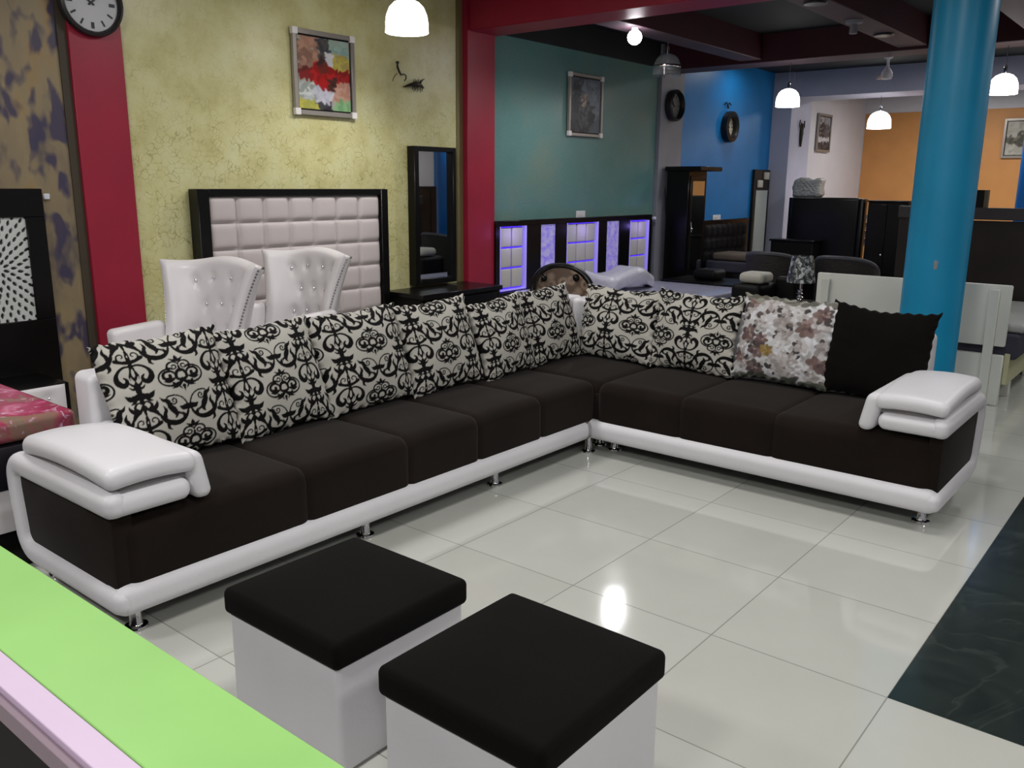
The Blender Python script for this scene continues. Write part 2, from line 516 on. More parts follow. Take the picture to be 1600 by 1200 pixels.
# ------------------------------------------------------------------ raster helpers for prints
class Ras:
    def __init__(s, w, h, bg=(1, 1, 1), wrap=True):
        s.w, s.h, s.wrap = w, h, wrap
        s.im = np.ones((h, w, 3)) * np.array(bg)
    def disc(s, x, y, r, col, a=1.0):
        R = int(r + 2); xi, yi = int(round(x)), int(round(y))
        xs = np.arange(xi - R, xi + R + 1); ys = np.arange(yi - R, yi + R + 1)
        if not s.wrap:
            xs = xs[(xs >= 0) & (xs < s.w)]; ys = ys[(ys >= 0) & (ys < s.h)]
            if len(xs) == 0 or len(ys) == 0: return
        d = np.sqrt((xs[None, :] - x) ** 2 + (ys[:, None] - y) ** 2)
        al = np.clip(r - d + .5, 0, 1)[..., None] * a
        ix = np.ix_(ys % s.h, xs % s.w)
        s.im[ix] = s.im[ix] * (1 - al) + np.array(col) * al
    def stroke(s, pts, rad, col):
        pts = np.array(pts, float)
        if 2 < len(pts) < 12:      # Catmull-Rom smoothing of hand-set points
            P = np.concatenate([[2 * pts[0] - pts[1]], pts, [2 * pts[-1] - pts[-2]]]); out = []
            for i in range(1, len(P) - 2):
                for q in np.linspace(0, 1, 9)[:-1]:
                    out.append(.5 * (2 * P[i] + (P[i + 1] - P[i - 1]) * q + (2 * P[i - 1] - 5 * P[i] + 4 * P[i + 1] - P[i + 2]) * q * q + (3 * P[i] - P[i - 1] - 3 * P[i + 1] + P[i + 2]) * q ** 3))
            out.append(pts[-1]); pts = np.array(out)
        seg = np.sqrt(((pts[1:] - pts[:-1]) ** 2).sum(1)); L = np.concatenate([[0], np.cumsum(seg)])
        n = max(2, int(L[-1] / .8)); t = np.linspace(0, L[-1], n)
        X = np.interp(t, L, pts[:, 0]); Y = np.interp(t, L, pts[:, 1])
        rr = np.interp(t / max(L[-1], 1e-6), np.linspace(0, 1, len(rad)), rad)
        for a, b, c in zip(X, Y, rr): s.disc(a, b, c, col)
    def sample(s, u, v):
        x = (u * s.w); y = (v * s.h)
        x0 = np.floor(x).astype(int); y0 = np.floor(y).astype(int); fx = (x - x0)[..., None]; fy = (y - y0)[..., None]
        g = lambda a, b: s.im[np.mod(b, s.h), np.mod(a, s.w)] if s.wrap else s.im[np.clip(b, 0, s.h - 1), np.clip(a, 0, s.w - 1)]
        return (g(x0, y0) * (1 - fx) + g(x0 + 1, y0) * fx) * (1 - fy) + (g(x0, y0 + 1) * (1 - fx) + g(x0 + 1, y0 + 1) * fx) * fy

def arc(cx, cy, r0, r1, a0, a1, n=40, ky=1.0):
    t = np.linspace(0, 1, n); a = np.radians(a0 + (a1 - a0) * t); r = r0 + (r1 - r0) * t
    return np.stack([cx + r * np.cos(a), cy + r * np.sin(a) * ky], 1)

def damask():
    Wd = 320; R = Ras(Wd, int(Wd * .78), lin('aeaba3')[:3]); K = lin('0d0b0b')[:3]; G_ = lin('aeaba3')[:3]
    def st(p, rad, col=None):
        for sx in (1, -1):
            q = np.array(p, float) * [sx * Wd, Wd]; R.stroke(q, [r * Wd for r in rad], K if col is None else col)
    # paired round scrolls, nearly touching
    cx, cy, rr = .325, .56, .158
    st(arc(cx, cy, rr, rr, 112, -110, 70), (.009, .008, .008, .010, .016, .026, .032))
    st([(.285, .41), (.235, .425), (.195, .46), (.165, .50), (.145, .55)], (.030, .030, .026, .020, .008))
    st(arc(cx + .012, .655, .010, .042, 250, -150, 40), (.008, .008, .008))
    st([(.190, .725), (.222, .685), (.262, .668), (.282, .62)], (.002, .016, .026, .028))
    st([(.272, .655), (.282, .60), (.315, .55), (.335, .50), (.318, .46)], (.018, .030, .036, .026, .006))
    st([(.33, .52), (.372, .505), (.40, .475)], (.020, .012, .003))
    st([(.482, .56), (.43, .555), (.385, .58)], (.036, .028, .003))
    st([(.425, .45), (.415, .49), (.385, .51)], (.024, .014, .002))
    st([(.195, .47), (.205, .53), (.225, .57), (.205, .625)], (.024, .022, .018, .003))
    st([(.225, .42), (.215, .37), (.25, .335)], (.024, .018, .003))
    # curls under the eyes
    st([(.0, .36), (.07, .365), (.135, .335), (.18, .28), (.185, .215), (.145, .165), (.10, .17), (.085, .215), (.11, .245)], (.010, .012, .014, .016, .026, .034, .030, .020, .008))
    st([(.0, .38), (.022, .31), (.028, .25), (.0, .20)], (.022, .010, .012, .016))
    st([(.03, .30), (.05, .24), (.045, .20)], (.006, .008, .002))
    # bud
    st([(0, .185), (0, .145), (0, .105)], (.003, .022, .040))
    st([(0, .12), (.05, .15), (.075, .19)], (.018, .014, .003))
    st([(0, .10), (.055, .10), (.09, .13)], (.02, .014, .003))
    st([(0, .11), (0, .03)], (.04, .026))
    # horns
    st([(0, .79), (.06, .775), (.115, .775), (.165, .82)], (.034, .034, .028, .003))
    st([(.0, .80), (.0, .70)], (.034, .02))
    st([(.05, .765), (.08, .73), (.12, .715)], (.016, .018, .004))
    # petals
    st([(.0, .70), (.04, .715), (.075, .70), (.095, .665), (.075, .63)], (.014, .008, .010, .016, .022))
    st([(.0, .66), (.035, .63), (.06, .60)], (.026, .016, .014))
    st([(.0, .64), (.0, .55)], (.022, .008))
    st([(.075, .63), (.12, .63), (.15, .665), (.155, .70)], (.026, .026, .018, .003))
    st([(.06, .61), (.11, .585), (.14, .54)], (.018, .026, .014))
    # eyes
    st(arc(.068, .485, .010, .060, 250, -95, 44), (.006, .008, .010))
    st([(0, .54), (.015, .48), (.0, .42)], (.016, .007, .022))
    st([(.01, .41), (.07, .42), (.14, .45)], (.022, .018, .022))
    # medallion centred on x=.5
    def md(p, rad):
        for sx in (1, -1):
            q = np.array(p, float); q = np.stack([.5 + q[:, 0] * 1.50 * sx, q[:, 1] * 1.22 + .145], 1) * Wd
            R.stroke(q, [r * Wd for r in rad], K)
    md(arc(.085, .0, .088, .085, 110, -125, 50, .95), (.012, .010, .010, .016))
    md(arc(.040, .098, .050, .042, -50, 160, 30), (.012, .011, .008))
    md(arc(.040, .095, .010, .028, 0, 320, 24), (.008, .008))
    md(arc(.100, .012, .056, .014, 170, -190, 40), (.012, .014, .018, .02))
    md([(.06, -.02), (.10, -.035), (.14, -.03)], (.014, .024, .004))
    md([(0, .205), (0, .175), (0, .15)], (.003, .022, .014))
    md([(0, .15), (.03, .16), (.055, .18)], (.016, .014, .003))
    md([(0, .06), (.03, .035), (.04, -.02), (.0, -.045)], (.018, .018, .016, .016))
    md([(0, .10), (0, .05)], (.008, .02))
    md([(0, -.04), (.035, -.09), (.02, -.125)], (.022, .018, .004))
    md([(.075, -.06), (.05, -.09), (.095, -.11)], (.014, .018, .003))
    md([(0, -.10), (0, -.15)], (.020, .003))
    return R

def floral():
    n = 420; R = Ras(n, n, lin('b9b8ba')[:3], wrap=False); rd = random.Random(5)
    def petal(x, y, a, L, col, al=1.0):
        for k in range(9):
            t = k / 8; r = L * .42 * math.sin(PI * (.12 + .8 * t)) * (1 + .12 * math.sin(7 * t + a))
            R.disc(x + L * t * math.cos(a), y + L * t * math.sin(a), r, col, al)
    for k in range(420):
        c = lin(rd.choice(['8f8c8a', 'c9c8cb', 'a29d99', 'd0cfd2', 'b8b6b8', '9c9794']))[:3]
        petal(rd.random() * n, rd.random() * n, rd.random() * 6.28, rd.uniform(10, 34), c, .30)
    def flower(x, y, s, cols):
        for ring, cnt in ((1.0, 7), (.62, 6), (.3, 4)):
            off = rd.random() * 6.28
            for k in range(cnt):
                a = off + k * 6.28 / cnt + rd.uniform(-.2, .2)
                petal(x + s * .15 * ring * math.cos(a), y + s * .15 * ring * math.sin(a), a, s * .8 * ring * rd.uniform(.8, 1.15), lin(rd.choice(cols))[:3], .55)
    def leaf(x, y, a, L):
        petal(x, y, a, L, lin(rd.choice(['4a4443', '5c5250', '3f3a3c', '6a605c']))[:3], .75)
    br = ['5f4d4c', '75615e', '8a7874', '4c4041', '6a5652']; pa = ['98918e', 'a9a4a2', '8a8380', 'b4b0b0']
    for i in range(5):
        for j in range(5):
            x = (i + .5 + rd.uniform(-.34, .34)) * n / 5; y = (j + .5 + rd.uniform(-.34, .34)) * n / 5
            s = rd.uniform(30, 50); dark = rd.random() < .55
            a0 = rd.random() * 6.28
            for k in range(rd.choice((2, 3, 4))): leaf(x + s * .6 * math.cos(a0 + k * .7), y + s * .6 * math.sin(a0 + k * .7), a0 + k * .7 + rd.uniform(-.4, .4), rd.uniform(16, 28))
            flower(x, y, s, br if dark else pa)
    flower(160, 150, 34, ['8a7040', '75603c', '94804e'])
    for k in range(18):
        x, y, a = rd.random() * n, rd.random() * n, rd.random() * 6.28
        for q in range(2): leaf(x, y, a + q * 1.1, rd.uniform(16, 28))
    for k in range(60):
        petal(rd.random() * n, 398 + rd.uniform(0, 20), rd.uniform(2.6, 3.7), rd.uniform(20, 40), lin(rd.choice(['6d6a62', '85837a', '5a5850']))[:3], .5)
        petal(rd.random() * n, rd.uniform(0, 18), rd.uniform(-.5, .5), rd.uniform(20, 40), lin(rd.choice(['4a4d44', '6a6c64', '3c3f38']))[:3], .45)
    return R

def pillow_mesh(name, Wd, Hd, T, N, ras=None, us=1.0, vs=1.0, uo=0.0, vo=0.0, seed=0, sag=.0, ears=.0):
    r = np.random.RandomState(seed)
    t = np.linspace(-1, 1, N + 1); t = np.sin(t * PI / 2) * .35 + t * .65
    U, V = np.meshgrid(t, t)
    ph = r.rand(6) * 6.28
    X = Wd / 2 * (U - .07 * U * np.abs(U) ** 2 * (1 - V * V) + .012 * np.sin(V * 5 + ph[0]) * np.abs(U) ** 4)
    Y = Hd / 2 * (V - .055 * V * np.abs(V) ** 2 * (1 - U * U) + .012 * np.sin(U * 6 + ph[1]) * np.abs(V) ** 4)
    Y += -sag * (1 - U * U) * (V > 0) * V
    Y += ears * (np.abs(U) ** 6) * (V > 0) * V ** 3
    b = np.clip((1 - np.abs(U) ** 2.2) * (1 - np.abs(V) ** 2.2), 0, 1)
    thick = T / 2 * b ** .48
    rip = .0045 * (np.sin(U * 21 + ph[2] + V * 3) * np.abs(V) ** 3 + np.sin(V * 19 + ph[3] + U * 4) * np.abs(U) ** 3) * np.sqrt(b)
    low = .006 * np.sin(U * 4 + ph[4]) * np.sin(V * 3.4 + ph[5]) * b
    Zf = thick + rip + low + .003; Zb = -(thick * .8 + .003)
    # scalloped seam
    mx = np.maximum(np.abs(U), np.abs(V)); edge = mx > .999
    fl = np.clip((mx - .93) / .07, 0, 1)                     # ruffled seam flange
    ruf = np.sin(U * 31 + ph[0]) * (np.abs(V) >= np.abs(U)) + np.sin(V * 29 + ph[1]) * (np.abs(U) > np.abs(V))
    Zf = Zf + .006 * fl * ruf; Zb = Zb + .006 * fl * ruf
    X = X + np.sign(U) * .0035 * fl * ruf * (np.abs(U) > np.abs(V)); Y = Y + np.sign(V) * .0035 * fl * ruf * (np.abs(V) >= np.abs(U))
    Zf = np.where(edge, .006 * ruf, Zf)
    n1 = N + 1
    vf = np.stack([X, Y, Zf], -1).reshape(-1, 3)
    vb = np.stack([X, Y, Zb], -1).reshape(-1, 3)
    idx = np.arange(n1 * n1).reshape(n1, n1)
    a, bq, c, d = idx[:-1, :-1].ravel(), idx[:-1, 1:].ravel(), idx[1:, 1:].ravel(), idx[1:, :-1].ravel()
    ff = np.stack([a, bq, c, d], 1)
    off = n1 * n1; bidx = idx + off
    interior = np.zeros((n1, n1), bool); interior[1:-1, 1:-1] = True
    remap = np.where(interior, bidx, idx)
    a, bq, c, d = remap[:-1, :-1].ravel(), remap[:-1, 1:].ravel(), remap[1:, 1:].ravel(), remap[1:, :-1].ravel()
    fb = np.stack([a, d, c, bq], 1)
    verts = np.concatenate([vf, vb]); faces = np.concatenate([ff, fb])
    used = np.zeros(len(verts), bool); used[faces.ravel()] = True
    nm = np.cumsum(used) - 1; verts2 = verts[used]; faces = nm[faces]
    me = bpy.data.meshes.new(name); me.from_pydata(verts2.tolist(), [], faces.tolist())
    if ras is not None:
        cu = (U + 1) / 2 * us + uo; cv = (V + 1) / 2 * vs + vo
        c = ras.sample(cu, cv).reshape(-1, 3); c = np.concatenate([c, c])[used]
        at = me.color_attributes.new('pattern', 'FLOAT_COLOR', 'POINT')
        at.data.foreach_set('color', np.concatenate([c, np.ones((len(c), 1))], 1).astype(np.float32).ravel())
    me.polygons.foreach_set('use_smooth', [True] * len(me.polygons))
    return me

# ================================================================== SETTING
XW = -5.0
def struct(name, bm, mat, smooth=False, label=None):
    o = obj(name, bm, mat, None, smooth, origin=Vector((0, 0, 0))); o['kind'] = 'structure'
    if label: o['label'] = label
    return o

b = NB()
X0, X1, Y0, Y1 = -6, 7, -6.5, 15.2
def fq(x0, x1, y0, y1, mi): quad(b, [(x0, y0, 0), (x1, y0, 0), (x1, y1, 0), (x0, y1, 0)], mi)
fq(X0, 0, Y0, Y1, 0); fq(0, X1, Y0, 0, 0); fq(0, X1, 0, 7.2, 1); fq(0, X1, 7.2, Y1, 0)
struct('floor', b, [M['tile'], M['marble']], label='pale polished tile floor with a dark green marble area at the right')

b = NB(); box(b, (X0, Y0, 3.2), (X1, Y1, 3.3)); struct('ceiling', b, M['navy'], label='dark painted ceiling between the beams')

b = NB()
H = 3.2
segs = [(-6.5, -.02, 0), (-.02, 3.9, 1), (3.9, 7.3, 2), (7.3, 10.55, 3), (10.55, 15.2, 4)]
for y0, y1, mi in segs: box(b, (XW - .2, y0, 0), (XW, y1, H), mi=mi)
struct('wall_left', b, [M['mottled'], M['yellow'], M['teal'], M['blue'], M['white']], label='long side wall painted mottled tan, yellow crackle, teal, blue and white in turn')
b = NB(); box(b, (X0, 14.8, 0), (-3.98 - .0, 15.0, H), mi=0); box(b, (-3.98, 14.8, 0), (-2.33, 15, 2.88), mi=1)
box(b, (-3.98, 14.8, 2.88), (-2.33, 15, H), mi=0); box(b, (-2.33, 14.8, 0), (X1, 15, 2.88), mi=1)
box(b, (-2.33, 14.8, 2.88), (X1, 15, H), mi=0)
box(b, (-4.98, 14.79, 0), (-3.97, 14.8, 2.88), mi=1)
struct('wall_back', b, [M['white'], M['orange'], M['deepblue']], label='orange end wall under a white band')
b = NB(); box(b, (5.2, Y0, 0), (5.4, 8.7, H), mi=0); box(b, (5.2, 8.7, 0), (5.4, 13.5, H), mi=0); box(b, (5.2, 13.5, 0), (5.4, Y1, H), mi=1)
struct('wall_right', b, [M['white'], M['blue']])
b = NB(); box(b, (X0, Y0 - .2, 0), (X1, Y0, H)); struct('wall_front', b, M['white'])

# pillars on the left wall, kept as trims of the room
def pil(name, y0, y1, d, mat, label, z1=3.2):
    b = NB(); box(b, (XW - .01, y0, 0), (XW + d, y1, z1), .004, 1); return struct(name, b, mat, True, label)
pil('trim_1', -.02, .312, .035, M['red'], 'crimson pillar behind the white wing chairs')
pil('trim_2', 3.52, 3.905, .07, M['red'], 'crimson pillar between the yellow and teal walls')
pil('trim_3', 7.05, 7.62, .05, M['grey'], 'grey pillar between the teal and blue walls')
pil('trim_4', 10.5, 11.3, .30, M['lavender'], 'lavender grey pillar at the end of the blue wall')
b = NB(); box(b, (XW - .01, -.075, 0), (XW + .012, -.02, H)); struct('trim_5', b, plain('dark_olive_edge', '3a3226', .6), label='dark strip edging the mottled wall')
b = NB(); box(b, (XW - .01, 3.44, 0), (XW + .008, 3.52, H)); struct('shadow_strip', b, plain('shadow_ochre', '6f6440', .6), label='narrow painted shadow strip beside the crimson pillar')  # shadow at the left of the pillar, done as a darker ochre strip
# beams across the hall (X) and along it (Y)
def beam(name, lo, hi, mats, label):
    b = NB(); box(b, lo, hi, .006, 1)
    for f in b.faces: f.material_index = 1 if (f.normal.z < -.7 and len(mats) > 1) else 0
    b.normal_update()
    for f in b.faces:
        if f.normal.z < -.9 and len(mats) > 1: f.material_index = 1
    return struct(name, b, mats, True, label)
beam('trim_7', (XW, 3.55, 2.89), (5.2, 3.93, 3.21), [M['red']], 'crimson beam over the sofa bay')
beam('trim_8', (XW, 7.1, 2.9), (5.2, 7.5, 3.21), [M['darkred'], M['redgrey']], 'dark red beam across the middle of the hall')
beam('trim_9', (XW, 10.55, 2.84), (5.2, 11.3, 3.21), [M['lavender']], 'lavender beam across the far hall')
beam('trim_10', (-3.98, 3.93, 2.93), (-3.72, 7.1, 3.21), [M['darkred'], M['redgrey']], 'longitudinal beam nearest the teal wall')
beam('trim_11', (-2.26, 3.93, 2.93), (-1.98, 7.1, 3.21), [M['darkred'], M['redgrey']], 'longitudinal beam left of the azure column')
beam('trim_12', (-1.06, 3.93, 2.93), (-.70, 7.1, 3.21), [M['darkred'], M['redgrey']], 'longitudinal beam right of the azure column')
beam('shade_band', (XW, 3.93, 2.93), (XW + .02, 7.05, 3.2), [M['navy']], 'dark band painted as shade along the top of the teal wall')  # navy strip stands in for the unlit top of the wall

# round columns
def round_column(cx, cy, r, z1, mat, name, label):
    b = NB(); lathe(b, [(r, 0), (r, z1)], (cx, cy, 0), 48); return struct(name, b, mat, True, label)
rc = round_column(-.875, 3.72, .192, 2.9, M['bluecol'], 'trim_14', 'azure round column behind the sofa')
round_column(-.90, 7.57, .195, 3.2, M['deepblue'], 'trim_15', 'deep blue column at the right edge')
# ceiling rings on the beam undersides
for (x, y) in ((-2.1, 4.37), (-2.12, 6.16)):
    b = NB(); lathe(b, [(.02, 0), (.085, 0), (.09, .012), (.075, .016), (.02, .016)], (x, y, 2.912), 24)
    tag(obj('ceiling_ring', b, M['clockframe']), 'dark round recessed fitting under the beam, ' + ('nearer one at the top edge' if y < 5 else 'farther one next to the azure column'), 'ceiling fitting', 'round fittings under the beam')

# ================================================================== SOFA
def make_sofa():
    s = thing('sectional_sofa', 'black and white L-shaped sectional sofa on short chrome legs', 'sofa', (-2.5, 0.5, 0))
    L, D = M['leather'], M['suede']
    def bulge(lo, hi, amt, front):
        def fn(p):
            u = (p.x - lo[0]) / (hi[0] - lo[0]) * 2 - 1; v = (p.y - lo[1]) / (hi[1] - lo[1]) * 2 - 1
            z = p.z
            if z > hi[2] - .05:
                k = (1 - abs(u) ** 3) * (1 - abs(v) ** 3)
                z += amt * max(k, 0)
            return (p.x, p.y, z)
        return fn
    def cushion(lo, hi, front):
        b = NB(); sbox(b, lo, hi, .062, (8, 8, 4), bulge(lo, hi, .018, front), 4)
        obj('seat_cushion', b, D, s, 'full')
    xf = -2.132; yf = 1.495; zt = .425
    for y0, y1 in ((-1.335, -.558), (-.558, .015), (.015, .498), (.498, 1.016), (1.016, 1.53)):
        cushion((-2.80, y0 - (.026 if y0 > -1.3 else 0), .15), (xf, y1 + .026, zt), 0)
    cushion((-2.80, 1.53, .17), (-2.085, 2.24, zt), 0)
    for x0, x1 in ((-2.085, -1.56), (-1.56, -1.03), (-1.03, -.262)):
        cushion((x0 - .026, yf, .15), (x1 + (.026 if x1 < -.3 else 0), 2.24, zt), 1)
    # dark base bodies under the seats
    b = NB(); box(b, (-2.9, -1.33, .12), (-2.17, 1.52, .36), .02); obj('side_panel', b, D, s)
    b = NB(); box(b, (-2.9, 1.52, .12), (-.272, 2.31, .36), .02); obj('side_panel', b, D, s)
    b = NB(); box(b, (-2.88, -1.358, .15), (-2.145, -1.28, .47), .015); obj('side_panel', b, D, s)
    b = NB(); box(b, (-.30, 1.51, .15), (-.240, 2.24, .47), .015); obj('side_panel', b, D, s)
    # backrests
    def lean(p):
        return (p.x - .0 * (p.z - .3), p.y, p.z)
    b = NB(); sbox(b, (-2.955, -1.085, .30), (-2.795, 2.36, .803), .035, (2, 16, 4), lean); obj('backrest', b, L, s, 'full')
    b = NB(); sbox(b, (-2.80, 2.205, .30), (-.50, 2.36, .80), .035, (14, 2, 4)); obj('backrest', b, L, s, 'full')
    # front rails
    def rail_fn(a):
        def fn(p): return p
        return fn
    b = NB(); sbox(b, (-2.25, -1.375, .088), (-2.108, 1.47, .202), .045, (2, 20, 2), None, 4); obj('base_rail', b, L, s, 'full')
    b = NB(); sbox(b, (-2.19, 1.462, .088), (-.228, 1.62, .202), .045, (20, 2, 2), None, 4); obj('base_rail', b, L, s, 'full')
    b = NB()
    for yy in (1.448, 1.463):
        tube(b, [(-2.25, yy, .2025), (-2.15, yy, .2035), (-2.118, yy, .19), (-2.1065, yy, .16), (-2.1065, yy, .12), (-2.13, yy, .093)], .0022, 6)
    obj('seam_stitching', b, plain('seam_thread', '8f8c8c', .6), s)
    # C-shaped side frames: bottom rail, rear post, lower arm roll
    def side(axis, out, sgn):
        # path in (d,z), d = distance from front
        P = [(0.02, .145), (.30, .145), (.60, .145)]
        for k in range(0, 7):
            a = -PI / 2 + PI / 2 * k / 6; P.append((.665 + .085 * math.cos(a), .145 + .085 + .085 * math.sin(a)))
        P += [(.765, .33), (.775, .40)]
        for k in range(0, 7):
            a = PI / 2 * k / 6; P.append((.715 + .06 * math.cos(a), .435 + .06 * math.sin(a)))
        P += [(.6, .495), (.3, .495), (.02, .495)]
        return P
    P = side(0, 0, 0)
    th = .092
    # left end (outer face at y=-1.385), depth runs towards -X
    path = [(-2.125 - d, z) for d, z in P]
    b = NB(); sweep_yz(b, path[::-1], -1.385, -1.30, th, .036, 5); obj('side_frame', b, L, s)
    b = NB(); sbox(b, (-2.86, -1.36, .452), (-2.108, -1.07, .532), .036, (6, 3, 1)); obj('arm_roll', b, L, s, 'full')
    # right end, outer face at x=-.215, depth runs towards +Y
    pathr = [(d, z) for d, z in P]
    b = NB(); sweep_yz(b, pathr[::-1], -.04, .045, th, .036, 5)
    b.transform(Matrix(((0, 1, 0, -.26), (1, 0, 0, 1.478), (0, 0, 1, 0), (0, 0, 0, 1))))
    bmesh.ops.recalc_face_normals(b, faces=b.faces)
    obj('side_frame', b, L, s)
    b = NB(); sbox(b, (-.525, 1.462, .452), (-.238, 2.20, .532), .036, (3, 6, 1)); obj('arm_roll', b, L, s, 'full')
    # arm pads with the flap that falls over the inner side
    def pad(cx, y_or_x, left):
        pass
    def padfn_left(p):
        t = (-2.10 - p.x) / .74           # 0 front .. 1 back
        z = p.z + .022 * math.sin(min(max(t, 0), 1) * PI) + .012 * math.sin((p.y + 1.385) / .33 * PI) - .006
        y = p.y
        w = max(0, t - .72) / .28
        yc = -1.24
        y = yc + (y - yc) * (1 - .18 * w * w)
        z -= .020 * w * w
        return (p.x, y, z)
    b = NB(); sbox(b, (-2.84, -1.372, .547), (-2.112, -1.04, .622), .034, (12, 8, 1), padfn_left); obj('arm_pad', b, L, s, 'full')
    b = NB(); box(b, (-2.78, -1.34, .52), (-2.16, -1.06, .57), .01); obj('arm_core', b, plain('shaded_leather_insert', '8f8b8b', .6), s)  # recessed layer, its leather greyed for the shadow gap under the pad
    def flap_l(p): return (p.x, p.y + .03 * (.60 - p.z) / .15, p.z)
    b = NB(); sbox(b, (-2.80, -1.085, .43), (-2.128, -1.005, .616), .036, (8, 1, 3), flap_l); obj('arm_flap', b, L, s, 'full')
    def padfn_right(p):
        t = (p.y - 1.46) / .80
        z = p.z + .022 * math.sin(min(max(t, 0), 1) * PI) + .012 * math.sin((p.x + .56) / .345 * PI) - .006
        w = max(0, t - .72) / .28; xc = -.36
        x = xc + (p.x - xc) * (1 - .18 * w * w)
        return (x, p.y, z - .02 * w * w)
    b = NB(); sbox(b, (-.545, 1.466, .547), (-.226, 2.27, .622), .034, (8, 12, 1), padfn_right); obj('arm_pad', b, L, s, 'full')
    b = NB(); box(b, (-.53, 1.52, .52), (-.26, 2.2, .57), .01); obj('arm_core', b, plain('shaded_leather_insert2', '8f8b8b', .6), s)  # same shadow-greyed leather in the gap of the right arm
    def flap_r(p): return (p.x - .03 * (.60 - p.z) / .15, p.y, p.z)
    b = NB(); sbox(b, (-.59, 1.482, .43), (-.51, 2.2, .616), .036, (1, 8, 3), flap_r); obj('arm_flap', b, L, s, 'full')
    for (x, y) in ((-2.21, -1.275), (-2.21, -.198), (-2.2, .693), (-2.15, 1.50), (-2.175, 1.66), (-2.05, 1.63), (-.319, 1.616),
                   (-2.86, -1.255), (-2.86, .3), (-2.86, 2.2), (-1.2, 2.25), (-.33, 2.22)):
        b = NB(); lathe(b, [(.040, 0), (.042, .004), (.040, .010), (.025, .013), (.0215, .018), (.0215, .10), (.0215, .125)], (x, y, 0), 24)
        obj('leg', b, M['chrome'], s)
    return s
make_sofa()

# ================================================================== SOFA CUSHIONS
dam = damask(); flo = floral()
PW = .50
damA = pillow_mesh('damask_pillow_a', .50, .50, .15, 190, dam, 1.49, 1.86, -.32, .02, 1)
damB = pillow_mesh('damask_pillow_b', .50, .50, .15, 190, dam, 1.49, 1.86, -.18, .48, 2)
damC = pillow_mesh('damask_pillow_c', .50, .50, .15, 190, dam, 1.49, 1.86, .36, .30, 3, sag=.015)
damD = pillow_mesh('damask_pillow_d', .50, .50, .15, 190, dam, 1.49, -1.86, .28, .95, 6, sag=.015)
flom = pillow_mesh('floral_pillow', .52, .48, .15, 170, flo, 1, 1, 0, 0, 4)
blk = pillow_mesh('black_pillow', .52, .50, .15, 60, None, seed=5, sag=.012, ears=.01)
for m_ in (damA, damB, damC, damD, flom): m_.materials.append(M['printed'])
blk.materials.append(M['suede_black'])

def pillow(me, side, c, z0, w, h, tilt, roll, label, group, off=0.0, yaw=0.0):
    """c: coordinate along the sofa, off: distance of the bottom edge from the backrest plane"""
    o = bpy.data.objects.new('cushion', me); COL.objects.link(o)
    t = math.radians(tilt)
    if side == 'L':
        wa = Vector((0, 1, 0)); up = Vector((-math.sin(t), 0, math.cos(t))); base = Vector((off, c, z0))
    else:
        wa = Vector((1, 0, 0)); up = Vector((0, math.sin(t), math.cos(t))); base = Vector((c, off, z0))
    nn = wa.cross(up)
    Rm = Matrix((wa, up, nn)).transposed()
    Rm = Matrix.Rotation(math.radians(yaw), 3, 'Z') @ Rm
    ro = Matrix.Rotation(math.radians(roll), 3, 'Z')
    M4 = (Rm @ ro).to_4x4()
    upw = Rm @ Vector((0, 1, 0))
    ctr = base + upw * (h / 2)
    M4.translation = ctr
    M4 = M4 @ Matrix.Diagonal((w / .5, h / .5, 1, 1))
    o.matrix_world = M4
    return tag(o, label, 'cushion', group)
G = 'damask cushions along the sofa'
bt = .440
pillow(damA, 'L', -.80, bt, .56, .52, 19, 2, 'black and white damask cushion nearest the left sofa arm', G, -2.625)
pillow(damB, 'L', -.29, bt, .52, .51, 19, 3, 'damask cushion second from the left sofa arm, behind the second seat seam', G, -2.615)
pillow(damA, 'L', .245, bt, .60, .51, 18, 1.5, 'damask cushion in the middle of the left run, third from the left arm', G, -2.63)
pillow(damB, 'L', .80, bt, .57, .505, 18, 2, 'damask cushion below the tall mirror, fourth from the left arm', G, -2.615)
pillow(damB, 'L', 1.30, bt, .48, .47, 17, 5, 'narrow tilted damask cushion fifth from the left arm, tucked behind its neighbour', G, -2.585)
pillow(damB, 'L', 1.80, bt, .53, .49, 18, 3, 'damask cushion just left of the bare sofa corner', G, -2.615, yaw=-4)
pillow(damC, 'R', -2.37, bt, .59, .485, 14, -1, 'damask cushion just right of the bare sofa corner', G, 2.08)
pillow(damD, 'R', -1.82, bt, .575, .495, 13, -1, 'damask cushion beside the grey floral cushion', G, 2.085)
o = pillow(flom, 'R', -1.255, bt, .545, .52, 14, -1.5, 'grey and white floral cushion with brown roses', None, 2.075)
o = pillow(blk, 'R', -.745, bt, .53, .50, 13, -2, 'plain black cushion leaning by the right sofa arm', None, 2.09)

# ================================================================== OTTOMANS
def ottoman(x0, x1, y0, y1, label):
    t = thing('ottoman', label, 'ottoman', ((x0 + x1) / 2, (y0 + y1) / 2, 0), 'cube ottomans in front of the sofa')
    def puff(p):
        k = (1 - abs((p.x - (x0 + x1) / 2) / (x1 - x0) * 2) ** 4) * (1 - abs((p.y - (y0 + y1) / 2) / (y1 - y0) * 2) ** 4)
        return (p.x, p.y, p.z + (.010 * k if p.z > .38 else 0))
    b = NB(); sbox(b, (x0 + .012, y0 + .012, .004), (x1 - .012, y1 - .012, .335), .018, (6, 6, 4)); obj('base', b, M['leather'], t, 'full')
    b = NB(); sbox(b, (x0, y0, .322), (x1, y1, .403), .02, (8, 8, 2), puff); obj('seat_pad', b, M['suede_black'], t, 'full')
    return t
ottoman(-1.512, -.998, -1.35, -.84, 'black topped white cube ottoman nearer the sofa, left of the pair')
ottoman(-.855, -.338, -1.345, -.815, 'black topped white cube ottoman at the bottom centre, right of the pair')

